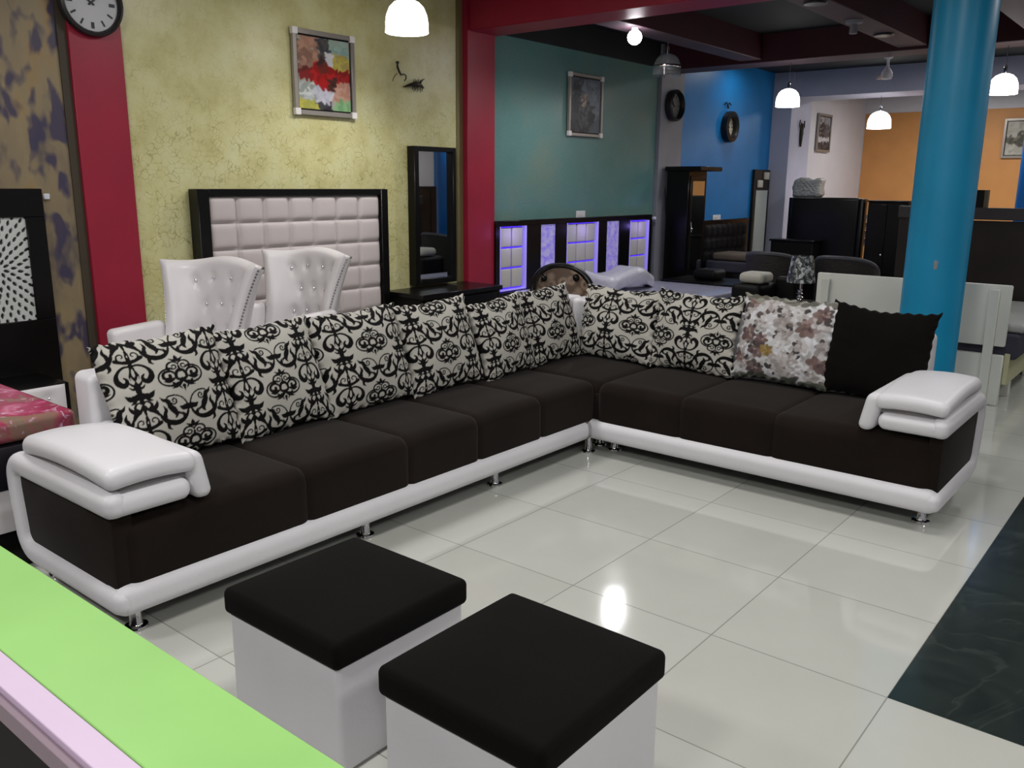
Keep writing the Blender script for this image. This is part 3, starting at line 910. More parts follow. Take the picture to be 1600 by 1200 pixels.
# ================================================================== GREEN FOREGROUND COUNTER
t = thing('display_counter', 'lime green and lilac edged low counter in the bottom left corner', 'counter', (-1.2, -2.1, 0))
b = NB(); box(b, (-2.7, -2.112, .71), (.15, -1.93, .75), .002, 1); obj('green_top', b, M['green'], t)
b = NB(); box(b, (-2.7, -2.158, .712), (.15, -2.1125, .748), .0015, 1); obj('lilac_edge_board', b, M['pink'], t)
b = NB(); box(b, (-2.7, -2.172, .70), (.15, -2.1585, .735), .001, 1); obj('edge_strip', b, M['pinkedge'], t)
b = NB(); box(b, (-2.68, -2.15, 0), (.13, -1.96, .71), .002, 1); obj('front_panel', b, M['choc'], t)

# ================================================================== YELLOW WALL: tufted headboard, mirror, dresser
def tufted(name, parent, x, y0, y1, z0, z1, nc, nr, mat, depth=.035, res=14, p=5):
    W_, H_ = y1 - y0, z1 - z0
    def pf(u, v):
        cu = (u * nc) % 1 if u < 1 else 1; cv = (v * nr) % 1 if v < 1 else 1
        a = 1 - abs(2 * cu - 1) ** p; c = 1 - abs(2 * cv - 1) ** p
        return (x + depth * (max(a, 0) * max(c, 0)) ** .55, y0 + u * W_, z0 + v * H_)
    return grid_obj(name, nc * res, nr * res, pf, None, mat, parent)
t = thing('tufted_headboard', 'grey square tufted headboard in a black frame on the yellow wall', 'headboard', (-4.9, 1.61, 0))
b = NB()
box(b, (-4.985, .70, 0), (-4.87, .79, 1.503), .004, 1); box(b, (-4.985, 2.38, 0), (-4.87, 2.455, 1.503), .004, 1)
box(b, (-4.985, .79, 1.455), (-4.87, 2.38, 1.503), .003, 1)
obj('frame', b, M['black_wood'], t)
b = NB(); box(b, (-4.98, .78, .2), (-4.93, 2.39, 1.46)); obj('backing', b, M['dull_black'], t)
tufted('upholstery', t, -4.915, .79, 2.38, .326, 1.455, 7, 6, M['tuft'])
b = NB(); lathe(b, [(.0, 0), (.038, 0), (.038, .004), (.0, .004)], (-4.985, 2.515, 1.425), 20, 'X'); box(b, (-4.981, 2.49, 1.421), (-4.9795, 2.535, 1.431), mi=1)
tag(obj('round_tag', b, [M['tag'], M['ink']]), 'small round white tag beside the grey tufted headboard', 'tag')

t = thing('dressing_mirror', 'tall narrow black framed mirror beside the crimson pillar', 'mirror', (-4.9, 3.12, .66))
b = NB()
my0, my1, mz0, mz1 = 2.80, 3.33, .66, 1.865
box(b, (-4.99, my0, mz0), (-4.90, my0 + .055, mz1), .003, 1); box(b, (-4.99, my1 - .04, mz0), (-4.90, my1, mz1), .003, 1)
box(b, (-4.99, my0 + .055, mz1 - .04), (-4.90, my1 - .04, mz1), .003, 1); box(b, (-4.99, my0 + .055, mz0), (-4.90, my1 - .04, mz0 + .05), .003, 1)
obj('frame', b, M['black_wood'], t)
b = NB(); box(b, (-4.98, my0 + .05, mz0 + .04), (-4.945, my1 - .035, mz1 - .03)); obj('mirror_glass', b, M['mirror'], t)
t = thing('dressing_table', 'low black dressing table under the tall mirror', 'dressing table', (-4.7, 3.1, 0))
b = NB(); box(b, (-4.98, 2.475, .60), (-4.50, 3.52, .64), .004, 1); obj('table_top', b, M['black_wood'], t)
b = NB(); box(b, (-4.97, 2.49, 0), (-4.54, 3.50, .60), .003, 1); obj('body', b, M['dull_black'], t)
for yy in (2.52, 3.01):
    b = NB(); box(b, (-4.54, yy, .36), (-4.52, yy + .46, .585), .003, 1); d = obj('drawer', b, M['black_wood'], t)
    b = NB(); ball(b, (-4.508, yy + .23, .48), .014); obj('knob', b, M['bronze'], d)

# white wing chairs ------------------------------------------------
def wing_chair(label):
    t = thing('wing_chair', label, 'armchair', (0, 0, 0), 'white wing chairs')
    Lm = M['chairwhite']
    Wd = .33
    def surf(s, v, off):   # s -1..1, v 0..1 ; local: facing -Y
        z0 = .42; zt = 1.10 + .016 * math.cos(s * PI * 1.3) + .004 * abs(s) ** 6
        z = z0 + (zt - z0) * v
        w = .25 + .135 * v ** 2.2
        a = abs(s)
        x = w * math.copysign(min(a, 1) ** .95, s)
        y = .16 + .10 * v - .24 * a ** 3.0 * (1.0 - .25 * v)
        # outward normal approx
        ds = 1e-3
        def pos(s):
            a = abs(s); xx = w * math.copysign(a ** .95, s)
            return Vector((xx, .16 + .10 * v - .24 * a ** 3.0 * (1.0 - .25 * v), 0))
        tg = (pos(min(s + ds, 1.0)) - pos(max(s - ds, -1.0))).normalized()
        nn = Vector((tg.y, -tg.x, 0))
        return Vector((x, y, z)) + nn * off
    nu, nv = 60, 40; b = NB(); th = .10
    btn = []
    for r_, v_ in enumerate((.38, .60, .82)):
        n_ = 4 if r_ % 2 == 0 else 3
        for k in range(n_): btn.append(((-.60 + 1.20 * k / (n_ - 1)) if n_ == 4 else (-.40 + .40 * k), v_))
    def dimple(s, v):
        d = 0
        for bs, bv in btn:
            q = ((s - bs) / .11) ** 2 + ((v - bv) / .065) ** 2
            d += .020 * math.exp(-q * 1.6)
        return d
    F = []; B = []
    for j in range(nv + 1):
        fr = []; bk = []
        for i in range(nu + 1):
            s = -1 + 2 * i / nu; v = j / nv
            e = min(1, (1 - abs(s)) / .06) ; ev = min(1, (1 - v) / .06)
            rnd = math.sqrt(max(0, 1 - (1 - min(e, 1)) ** 2)) * math.sqrt(max(0, 1 - (1 - min(ev, 1)) ** 2))
            fr.append(b.verts.new(surf(s, v, th / 2 * rnd - dimple(s, v))))
            bk.append(b.verts.new(surf(s, v, -th / 2 * rnd - .001)))
        F.append(fr); B.append(bk)
    for j in range(nv):
        for i in range(nu):
            b.faces.new((F[j][i], F[j][i + 1], F[j + 1][i + 1], F[j + 1][i]))
            b.faces.new((B[j][i], B[j + 1][i], B[j + 1][i + 1], B[j][i + 1]))
    for i in range(nu):
        b.faces.new((F[nv][i], F[nv][i + 1], B[nv][i + 1], B[nv][i])); b.faces.new((F[0][i], B[0][i], B[0][i + 1], F[0][i + 1]))
    for j in range(nv):
        b.faces.new((F[j][0], F[j + 1][0], B[j + 1][0], B[j][0])); b.faces.new((F[j][nu], B[j][nu], B[j + 1][nu], F[j + 1][nu]))
    bmesh.ops.recalc_face_normals(b, faces=b.faces)
    bk_ = obj('backrest', b, Lm, t, 'full')
    for bs, bv in btn:
        b = NB(); ball(b, surf(bs, bv, th / 2 - .014), .012, 10, 6); obj('button', b, M['crystal'], bk_)
    # nailhead lines along the outer edge of both wings
    for sg in (-1, 1):
        b = NB()
        for k in range(34):
            v = .05 + .9 * k / 33
            ball(b, surf(sg * .985, v, -th / 2 * .55), .0065, 6, 4)
        for k in range(6):
            ball(b, surf(sg * (.985 - .05 * k), .97, -th / 2 * .9), .0065, 6, 4)
        obj('nailhead_trim', b, M['stud'], t)['kind'] = 'stuff'
    b = NB(); sbox(b, (-.27, -.36, .30), (.27, .14, .47), .04, (5, 5, 2)); obj('seat', b, Lm, t, 'full')
    for sg in (-1, 1):
        def armfn(p, sg=sg): return (p.x + sg * .03 * max(0, p.z - .5) / .25, p.y, p.z + .03 * (p.y + .1))
        b = NB(); sbox(b, (min(sg * .26, sg * .35), -.36, .24), (max(sg * .26, sg * .35), .02, .735), .035, (1, 6, 5), armfn); obj('arm', b, Lm, t, 'full')
    for x in (-.27, .27):
        for y in (-.31, .13):
            b = NB(); lathe(b, [(.016, 0), (.026, .30)], (x, y, 0), 12); obj('leg', b, M['dull_black'], t)
    return t
c1 = wing_chair('white button tufted wing chair on the left, before the crimson pillar side of the yellow wall')
c2 = copy_tree(c1)
for c, loc, rz, lab in ((c1, (-3.99, .12, 0), 12, 'white button tufted wing chair, left of the pair behind the sofa'),
                        (c2, (-4.22, .98, 0), 8, 'white wing chair in front of the grey headboard, right of the pair behind the sofa')):
    c.matrix_basis = Matrix.Translation(loc) @ Matrix.Rotation(math.radians(rz), 4, 'Z'); c['label'] = lab

# ================================================================== LEFT EDGE: leaf headboard, bed, nightstand
t = thing('leaf_panel_headboard', 'black headboard with white leaf relief panel at the left edge', 'headboard', (-4.93, -1.0, 0))
b = NB()
box(b, (-4.985, -1.9, .0), (-4.90, -.30, .73), .004, 1); box(b, (-4.985, -1.9, 1.34), (-4.90, -.30, 1.505), .004, 1)
box(b, (-4.985, -.41, .73), (-4.90, -.30, 1.34), .003, 1); box(b, (-4.985, -1.9, .73), (-4.90, -.76, 1.34), .003, 1)
obj('frame', b, M['black_wood'], t)
rl = Ras(220, 380, lin('b4b6b4')[:3], False)
dk = lin('2a2c2c')[:3]
cx_, cy_ = 110, 196
for ring in range(1, 11):
    rr_ = 4 + ring * 24; n_ = int(5 + ring * 4.6)
    for k in range(n_):
        a = 2 * PI * (k + (ring % 2) * .5) / n_
        x, y = cx_ + rr_ * math.cos(a), cy_ + rr_ * math.sin(a)
        L_ = 9.5
        rl.stroke([(x - L_ * math.cos(a), y - L_ * math.sin(a)), (x + L_ * math.cos(a), y + L_ * math.sin(a))], (1.5, 5.2, 4.2, .8), dk)
def rlc(u, v): return tuple(rl.sample(np.array([u]), np.array([v]))[0])
def rlp(u, v):
    c = rlc(u, v)[0]; return (-4.925 + .012 * min(1, c / .4), -.76 + .35 * u, .73 + .61 * v)
grid_obj('leaf_relief_panel', 110, 190, rlp, rlc, M['relief'], t)
b = NB(); box(b, (-4.99, -.262, 1.44), (-4.975, -.225, 1.475), .004, 1)
tag(obj('wall_hook', b, M['tag']), 'small pale hook on the mottled wall beside the black headboard', 'hook')

t = thing('wrapped_bed', 'bed with a plastic wrapped pink floral mattress behind the left sofa arm', 'bed', (-3.9, -1.6, 0))
b = NB(); sbox(b, (-4.88, -2.55, .525), (-3.035, -1.045, .62), .03, (6, 6, 1)); obj('mattress', b, M['pinkfloral'], t, 'full')
b = NB(); box(b, (-4.88, -2.56, .34), (-3.03, -1.03, .52), .01); obj('bed_box', b, plain('dark_violet_bed_box', '17141c', .4), t)
b = NB(); box(b, (-4.88, -2.56, 0), (-3.04, -1.03, .17), .005); obj('plinth', b, M['black_wood'], t)
def fb(u, v):
    k = sum(-.014 * math.exp(-(((u - cu) / .05) ** 2 + ((v - cv) / .22) ** 2)) for cu in [i / 8 for i in range(9)] for cv in (.3, .75))
    return (-3.02 + .012 * math.sin(v * PI) + k, -2.56 + 1.52 * u, .17 + .17 * v)
grid_obj('tufted_foot_panel', 90, 12, fb, None, M['chairwhite'], t)
b = NB(); box(b, (-4.88, -2.55, .17), (-3.035, -1.035, .34)); obj('frame', b, M['chairwhite'], t)
b = NB(); sbox(b, (-4.5, -1.62, .625), (-3.72, -1.14, .70), .03, (4, 4, 1)); tag(obj('folded_sheet', b, plain('folded_white_sheet', 'c4bebb', .6), None, 'full'), 'white folded sheet lying on the pink wrapped mattress', 'sheet')
t = thing('bedside_unit', 'white tufted bedside unit with crystal buttons beyond the pink mattress', 'bedside table', (-4.7, -.7, 0))
b = NB(); box(b, (-4.89, -.98, 0), (-4.52, -.43, .405), .008); obj('body', b, M['black_wood'], t)
def nf(u, v):
    k = sum(-.012 * math.exp(-(((u - cu) / .06) ** 2 + ((v - cv) / .09) ** 2)) for cu in (.2, .5, .8) for cv in (.55, .8))
    return (-4.51 + .02 * (math.sin(u * PI) * math.sin(v * PI)) ** .3 + k, -.97 + .51 * u, .06 + .34 * v)
fp = grid_obj('tufted_front', 40, 30, nf, None, M['chairwhite'], t)
for cu in (.2, .5, .8):
    for cv in (.55, .8):
        b = NB(); ball(b, (-4.492, -.97 + .51 * cu, .06 + .34 * cv), .009, 8, 6); obj('button', b, M['crystal'], fp)

# ================================================================== WALL DECOR
def framed_picture(label, x, y0, y1, z0, z1, ras, fr, corners=True, th=.03, fw=.035, group=None):
    t = thing('framed_picture', label, 'picture', (x, (y0 + y1) / 2, z0), group)
    b = NB()
    box(b, (x, y0, z0), (x + th, y0 + fw, z1), .002, 1); box(b, (x, y1 - fw, z0), (x + th, y1, z1), .002, 1)
    box(b, (x, y0 + fw, z0), (x + th, y1 - fw, z0 + fw), .002, 1); box(b, (x, y0 + fw, z1 - fw), (x + th, y1 - fw, z1), .002, 1)
    obj('frame', b, fr, t)
    b = NB(); q = .012
    box(b, (x + .002, y0 + fw - .002, z0 + fw - .002), (x + .014, y1 - fw + .002, z1 - fw + .002)); obj('mount', b, M['dull_black'], t)
    yy0, yy1, zz0, zz1 = y0 + fw + q, y1 - fw - q, z0 + fw + q, z1 - fw - q
    grid_obj('canvas', 90, 110, lambda u, v: (x + .016, yy0 + (yy1 - yy0) * u, zz0 + (zz1 - zz0) * v),
             lambda u, v: tuple(ras.sample(np.array([u]), np.array([v]))[0]), M['canvas'], t)
    if corners:
        c = .05
        for (a, e) in ((y0 - .004, z0 - .004), (y1 - c + .004, z0 - .004), (y0 - .004, z1 - c + .004), (y1 - c + .004, z1 - c + .004)):
            b = NB(); box(b, (x - .0, a, e), (x + th + .006, a + c, e + c), .003, 1); obj('corner_guard', b, M['whitecorner'], t)
    return t
def blobs(w, h, bg, items, seed=1, jit=10):
    R = Ras(w, h, lin(bg)[:3], False); rd = random.Random(seed)
    for (x0, y0, x1, y1, r, cols, n) in items:
        for k in range(n):
            x = rd.uniform(x0, x1) * w; y = rd.uniform(y0, y1) * h; a = rd.uniform(0, 6.28); L = r * rd.uniform(.5, 2.2)
            R.stroke([(x - L * math.cos(a), y - L * math.sin(a)), (x + L * math.cos(a), y + L * math.sin(a))], (r * .4, r * rd.uniform(.6, 1.1), r * .4), lin(rd.choice(cols))[:3])
    for _ in range(3):
        p = np.pad(R.im, ((1, 1), (1, 1), (0, 0)), mode='edge')
        R.im = (p[1:-1, 1:-1] * 2 + p[:-2, 1:-1] + p[2:, 1:-1] + p[1:-1, :-2] + p[1:-1, 2:]) / 6
    return R
# abstract painting, generic
ab = blobs(160, 200, '9a9a90', [
    (0, .55, .38, 1, 9, ['9b7360', 'a8806c', '8a6a5c', '7d5d4e'], 70),
    (.55, .7, 1, 1, 9, ['7d9a94', '8fa8a0', '8d9f92'], 50), (.62, .55, .98, .78, 8, ['a89a4a', 'b0a450', '9c8f54'], 40),
    (.02, .0, .4, .16, 8, ['b0a848', '9a9a48'], 30), (.02, .16, .4, .38, 8, ['a8acac', 'c0c4c4', '8d948c'], 50),
    (.62, .14, .98, .42, 8, ['b08878', 'a87a68', 'b49080'], 60), (.68, .0, 1, .12, 8, ['6a9668', '80a478'], 24),
    (.4, .0, .6, .12, 8, ['3c3c40', '2a2a30'], 24), (.42, .68, .56, 1, 8, ['3a3a40', '4c4a48'], 30),
    (.34, .12, .62, .36, 8, ['b4b4c0', 'a8a8b6', 'bcbcc6'], 46), (.54, .6, .64, .8, 6, ['bcbcc0', 'c4c4c4'], 18),
    (0, .45, .4, .54, 8, ['6a1c1c', '7c2020', '55201c'], 36), (.6, .45, 1, .55, 7, ['7a1c1c', '942020'], 30),
    (.3, .36, .66, .6, 11, ['a31a1a', 'a82020', '8a1616', '921a1a'], 60), (.6, .28, .72, .46, 6, ['4a2a22', '3a2420'], 18),
    (.4, .55, .56, .7, 7, ['6a2a20', '3c2a28'], 14)], 3)
framed_picture('silver framed red and white abstract painting on the yellow wall', -4.985, 1.62, 2.215, 2.055, 2.672, ab, M['silverframe'])
bd = blobs(120, 160, '50585f', [
    (0, .5, .5, 1, 8, ['4a5258', '545c62', '3e464e'], 60), (.4, .3, 1, 1, 9, ['646e78', '707a84', '5a646e'], 80),
    (0, 0, .55, .55, 9, ['26282e', '2e3036', '383a40'], 70), (.3, .1, .75, .5, 6, ['2a2c34', '3c4048', '4c5058'], 70),
    (.38, .5, .55, .7, 4, ['8a7a64', '6a4a44', 'a89884'], 22), (.1, .6, .3, .85, 5, ['2c3036', '3c4448'], 40), (.6, .2, .8, .4, 4, ['20242a'], 30)], 8)
framed_picture('silver framed dark blue grey painting on the teal wall', -4.985, 5.15, 5.79, 2.06, 2.70, bd, M['silverframe'], True, .03, .03)
bw = blobs(100, 150, '8a8a90', [
    (0, .55, 1, 1, 8, ['6a6a70', '8a8a90', '9a9aa0'], 60), (0, .36, .6, .8, 6, ['3a3a40', '2a2a30'], 60), (.5, .4, 1, .75, 6, ['5a5a60', '48484e'], 40),
    (0, .22, 1, .34, 6, ['b0b0b4', 'c4c4c8'], 40), (0, 0, 1, .2, 7, ['4a4a50', '2e2e34'], 50)], 5)
framed_picture('black and white tree landscape print on the white wall', -4.985, 12.34, 12.97, 2.12, 2.745, bw, M['silverframe'], False, .03, .04)
# picture on the orange end wall (faces -Y): build on the x axis then turn
pic = framed_picture('misty tree landscape picture on the orange wall at the right edge', 0.0, -.36, .36, 0, .66,
    blobs(110, 100, 'a09c90', [(0, .45, 1, 1, 8, ['a8a498', 'b0aca4', '98948a'], 60), (0, .25, 1, .5, 6, ['5c5a50', '4a483e', '74705f'], 60), (.3, .4, .5, .72, 4, ['4c4a42'], 30), (.75, .4, 1, .8, 5, ['3c3a34'], 40), (0, 0, 1, .25, 7, ['aaa69c', 'b8b4aa'], 50)], 9),
    M['silverframe'], False, .03, .04)
pic.matrix_basis = Matrix.Translation((-2.26 , 14.786, 2.045)) @ Matrix.Rotation(-PI / 2, 4, 'Z')

def clock(label, x, y, z, r, dial, ticks=True, depth=.05, fw=.16, hands=(-60, -35)):
    t = thing('wall_clock', label, 'clock', (x, y, z))
    b = NB(); ro = r; ri = r * (1 - fw)
    lathe(b, [(ri * .98, .004), (ri, depth * .75), (ri + (ro - ri) * .3, depth), (ro * .97, depth * .85), (ro, depth * .5), (ro * .98, 0), (ri * .9, 0)], (x, y, z), 48, 'X')
    obj('frame', b, M['clockframe'], t)
    b = NB(); lathe(b, [(0, .0), (ri * 1.0, .0), (ri, .012), (0, .012)], (x + .006, y, z), 40, 'X'); d = obj('dial', b, dial, t)
    b = NB()
    for k in range(12):
        a = 2 * PI * k / 12; c = Vector((x + .0195, y + ri * .78 * math.sin(a), z + ri * .78 * math.cos(a)))
        u = Vector((0, math.sin(a), math.cos(a))); w = Vector((0, math.cos(a), -math.sin(a))); L_ = ri * .11; q = ri * (.035 if k % 3 else .06)
        b = NB(); quad(b, [c - u * L_ - w * q, c + u * L_ - w * q, c + u * L_ + w * q, c - u * L_ + w * q])
        obj('hour_mark', b, M['ink'], d)
    for L_, a in ((ri * .45, hands[0]), (ri * .62, hands[1])):
        a = math.radians(a); b = NB(); u = Vector((0, math.sin(a), math.cos(a)))
        tube(b, [Vector((x + .024, y, z)) - u * ri * .12, Vector((x + .024, y, z)) + u * L_], [.006, .0025], 6); obj('hand', b, M['ink'], d)
    return t
clock('large round dark rimmed clock on the left crimson pillar at the top edge', -4.962, .125, 2.607, .198, M['dial'], hands=(-55, 50))
clock('black framed clock with grey dial on the grey pillar', -4.948, 7.33, 2.51, .19, M['dialgrey'], depth=.09, fw=.2)
clock('black framed clock with cream dial on the blue wall', -4.998, 9.0, 2.345, .21, M['dialcream'], depth=.1, fw=.36)

# little metal ornaments
def ornament(label, x, y, z, paths, rads, cat='wall ornament', mat=None):
    b = NB()
    for p, r in zip(paths, rads):
        tube(b, [(x + q[2] if len(q) > 2 else x + .02, y + q[0], z + q[1]) for q in p], r, 6)
    return tag(obj('wall_ornament', b, mat or M['bronze']), label, cat)
ornament('small dark metal figure ornament on the yellow wall, upper left of the pair', -4.998, 2.71, 2.47,
         [[(-.01, .07), (-.012, .03), (.01, -.01), (.03, -.03)], [(.02, -.03), (.06, -.02), (.085, -.03), (.085, -.05), (.065, -.075)], [(-.012, .075), (-.010, .055)], [(-.02, -.02), (-.06, -.06), (-.07, -.09)]],
         [[.006, .010, .010, .005], .005, .014, .003])
lz = [[(-.13, -.03, .02), (-.07, -.01, .03), (0, .005, .04), (.05, .0, .04), (.12, -.02, .02)], [(.04, .01, .04), (.08, .04, .03), (.13, .06, .02)]]
lr = [[.003, .012, .022, .018, .003], [.012, .007, .002]]
for k in range(7): lz.append([(-.03 + .018 * k, .0, .04), (-.035 + .02 * k, -.05 - .01 * (k % 2), .03)]); lr.append([.006, .002])
for k in range(5): lz.append([(-.02 + .018 * k, .0, .04), (-.02 + .02 * k, .04 + .008 * (k % 2), .03)]); lr.append([.006, .002])
ornament('small dark spiky metal ornament on the yellow wall, lower right of the pair', -4.998, 2.89, 2.375, lz, lr)
ornament('thin dark twig ornament on the grey pillar above the wardrobe side', -4.948, 7.26, 1.10,
         [[(-.06, .42), (-.03, .30), (.0, .12), (.02, .02)], [(-.03, .30), (.02, .22), (.0, .12)], [(0, .12), (.04, .0)]], [[.004, .009, .012, .005], .006, .007])
ornament('small curled metal ornament above the blue wall clock', -4.998, 8.93, 2.635,
         [[(-.10, 0), (-.05, .03), (0, .0), (.05, .03), (.10, 0)], [(0, 0), (.02, -.05)]], [.008, .01])
ornament('dark metal floral sconce on the lavender pillar', -4.698, 10.90, 2.36,
         [[(0, -.22), (.0, -.02), (.02, .12)], [(0, 0), (-.10, .10), (-.08, .17)], [(0, 0), (.10, .08), (.09, .17)], [(0, -.05), (.07, -.02)], [(-.06, .06), (-.03, .14)]],
         [[.014, .03, .02], .009, .009, .012, .008])
# wall sockets
def socket(label, y, z, w=.17):
    t = thing('wall_socket', label, 'switch', (XW, y, z)); b = NB(); box(b, (XW, y - w / 2, z - .04), (XW + .012, y + w / 2, z + .04), .003, 1); obj('plate', b, M['tag'], t)
    b = NB()
    for k in range(3): box(b, (XW + .012, y - w / 2 + .015 + k * .05, z - .018), (XW + .017, y - w / 2 + .05 + k * .05, z + .018), .002, 1)
    obj('rocker', b, M['whitecorner'], t)
socket('white switch plate on the teal wall above the lit headboard', 5.46, 1.225)
socket('white switch plate on the blue wall above the black tufted headboard', 8.82, 1.105, .24)

# ================================================================== PENDANT LAMPS
def pendant(label, x, y, z, w, lit=True, ztop=3.2, power=30):
    """z: bottom of the shade"""
    t = thing('pendant_lamp', label, 'pendant lamp', (x, y, z), 'glass dome pendant lamps'); r = w / 2
    prof = [(r, 0), (r * .985, r * .25), (r * .985, r * .45), (r * .94, r * .75), (r * .80, r * 1.08), (r * .58, r * 1.30), (r * .30, r * 1.42), (r * .12, r * 1.46)]
    b = NB(); lathe(b, prof + [(a - .004 if a > .01 else a, h - .004) for a, h in prof[::-1]], (x, y, z), 32, cap=False)
    b2 = b.verts[:]; bmesh.ops.remove_doubles(b, verts=b2, dist=1e-5)
    obj('shade', b, M['bulb'] if lit else M['glass'], t, 'full')
    zt = z + r * 1.46
    b = NB(); lathe(b, [(r * .13, -.01), (r * .13, .05), (.010, .075), (.004, .08)], (x, y, zt), 14); obj('cap', b, M['chrome'], t)
    b = NB(); tube(b, [(x, y, zt + .07), (x, y, ztop)], .0028, 6); obj('cord', b, M['cord'], t)
    if not lit:
        b = NB()
        lathe(b, [(r * .99, 0), (r * 1.005, .012), (r * .99, .024)], (x, y, z + r * .48), 32, cap=False); obj('rim_band', b, M['chrome'], t)
    if lit:
        b = NB(); ball(b, (x, y, z + r * .55), r * .32, 14, 10, (1, 1, 1.3)); bo = obj('bulb', b, M['bulb'], t)
        l = bpy.data.lights.new('pendant_light', 'SPOT'); l.energy = power * 2.2; l.spot_size = math.radians(165); l.spot_blend = 1; l.shadow_soft_size = .07; l.color = (1, .97, .95)
        lo = bpy.data.objects.new('pendant_light', l); lo.location = (x, y, z - .04); COL.objects.link(lo)
    return t
def at_px(*a): return None
pendant('lit dome pendant lamp in front of the yellow wall', -4.108, 1.97, 2.593, .306, True, 3.2, 26)
pendant('unlit clear glass dome pendant lamp before the grey pillar', -3.93, 5.36, 2.615, .28, False, 2.93)
pendant('lit dome pendant lamp at the end of the blue wall', -3.46, 7.30, 2.43, .265, True, 2.9, 22)
pendant('lit dome pendant lamp before the orange wall, left of the azure column', -3.55, 10.95, 2.38, .33, True, 2.84, 22)
pendant('lit dome pendant lamp just right of the azure column', -1.30, 7.35, 2.45, .265, True, 2.9, 10)
pendant('lit dome pendant lamp cut by the right edge of the picture', -1.35, 10.95, 2.33, .30, True, 2.84, 14)
t = thing('bare_bulb', 'glaring bare bulb under the dark beam at the top', 'light bulb', (-3.76, 4.46, 2.93))
b = NB(); lathe(b, [(.03, .0), (.03, -.03), (.018, -.04)], (-3.76, 4.46, 2.93), 16); obj('socket', b, M['tag'], t)
b = NB(); ball(b, (-3.76, 4.46, 2.84), .065); obj('globe', b, M['barebulb'], t)
l = bpy.data.lights.new('bulb_light', 'SPOT'); l.spot_size = math.radians(172); l.spot_blend = .6; l.energy = 90; l.shadow_soft_size = .065; lo = bpy.data.objects.new('bulb_light', l); lo.location = (-3.76, 4.46, 2.76); COL.objects.link(lo)
# small spot fittings hanging under the beams
t = thing('spot_lamp', 'small white ceiling spot under the beam left of the azure column', 'spotlight', (-2.12, 5.33, 2.93))
b = NB(); lathe(b, [(.075, 0), (.07, -.02), (.03, -.03)], (-2.12, 5.33, 2.93), 20); obj('base', b, M['grey'], t)
b = NB(); lathe(b, [(.028, -.02), (.034, -.10), (.03, -.105)], (-2.12, 5.33, 2.93), 18); obj('head', b, M['grey'], t)
t = thing('ceiling_fan', 'white ceiling fan beyond the middle beam', 'ceiling fan', (-2.5, 7.62, 2.7))
b = NB(); lathe(b, [(.06, .22), (.045, .19), (.014, .17), (.014, .10), (.055, .04), (.06, 0), (.05, -.03)], (-2.5, 7.62, 2.72), 20); obj('motor', b, M['white'], t)
b = NB(); tube(b, [(-2.5, 7.62, 2.93), (-2.5, 7.62, 3.2)], .012, 8); obj('rod', b, M['white'], t)
for k in range(3):
    a = 2 * PI * k / 3 + .3; b = NB(); u = Vector((math.cos(a), math.sin(a), 0)); w = Vector((-math.sin(a), math.cos(a), .1))
    c = Vector((-2.5, 7.62, 2.705)); q = [c + u * .06 - w * .03, c + u * .17 - w * .035, c + u * .17 + w * .035, c + u * .06 + w * .03]
    f = quad(b, q); bmesh.ops.solidify(b, geom=[f], thickness=.006); obj('blade', b, M['shine'], t)

# ================================================================== TEAL BAY
t = thing('led_headboard', 'black headboard with violet lit padded windows on the teal wall', 'headboard', (-4.93, 5.3, 0))
wins = [(3.962, 4.385, .50, 1.14, 'pad', 2), (4.63, 4.90, .48, 1.148, 'relief', 0), (5.09, 5.70, .48, 1.142, 'pad', 3), (5.88, 6.16, .48, 1.138, 'relief', 0), (6.38, 6.82, .48, 1.13, 'pad', 2)]
b = NB(); xa, xb = -4.99, -4.91
box(b, (xa, 3.90, 1.14), (xb, 6.89, 1.195), .003, 1); box(b, (xa, 3.90, 0), (xb, 6.89, .485), .003, 1)
ys = [3.90] + [v for w in wins for v in (w[0], w[1])] + [6.89]
for k in range(0, len(ys), 2): box(b, (xa, ys[k], .485), (xb, ys[k + 1], 1.14), 0)
obj('board', b, M['black_wood'], t)
for y0, y1, z0, z1, kd, nc in wins:
    if kd == 'pad':
        b = NB(); box(b, (-4.985, y0, z0), (-4.96, y1, z1)); g = obj('light_panel', b, M['violetglow'], t)
        b = NB(); q = .022
        box(b, (-4.96, y1 - q, z0), (-4.905, y1, z1), .002, 1); box(b, (-4.96, y0, z0), (-4.905, y0 + .012, z1), .002, 1); box(b, (-4.96, y0, z0), (-4.905, y1, z0 + .014), .002, 1)
        obj('lit_rim', b, plain('pale_lit_rim', 'a9a0d8', .4, emit='8a78f0', es=.5), g)
        g_ = .016; ww = (y1 - y0 - q - .012 - g_ * (nc + 1)) / nc; hh = (z1 - z0 - .014 - g_ * 4) / 3
        for i in range(nc):
            for j in range(3):
                a = y0 + .012 + g_ + i * (ww + g_); c = z0 + .014 + g_ + j * (hh + g_)
                b = NB(); sbox(b, (-4.958, a, c), (-4.925, a + ww, c + hh), .012, (2, 2, 1), None, 2); obj('pad', b, M['padlit'], g)
    else:
        b = NB(); box(b, (-4.985, y0, z0), (-4.925, y1, z1), .004, 1); obj('crystal_panel', b, M['violetrelief'], t)
# leds: two violet lamps inside the headboard windows
for (y, p) in ((4.17, 1.0), (5.4, 1.0), (6.6, 1.0)):
    l = bpy.data.lights.new('violet_led', 'POINT'); l.energy = p; l.color = (.35, .25, 1); l.shadow_soft_size = .03
    lo = bpy.data.objects.new('violet_led', l); lo.location = (-4.80, y, 1.06); COL.objects.link(lo)
b = NB(); ball(b, (-4.90, 6.93, 1.15), .02); box(b, (-4.99, 6.915, 1.135), (-4.90, 6.945, 1.165))
tag(obj('plug_adapter', b, M['tag']), 'small white adapter at the right end of the lit headboard', 'adapter')

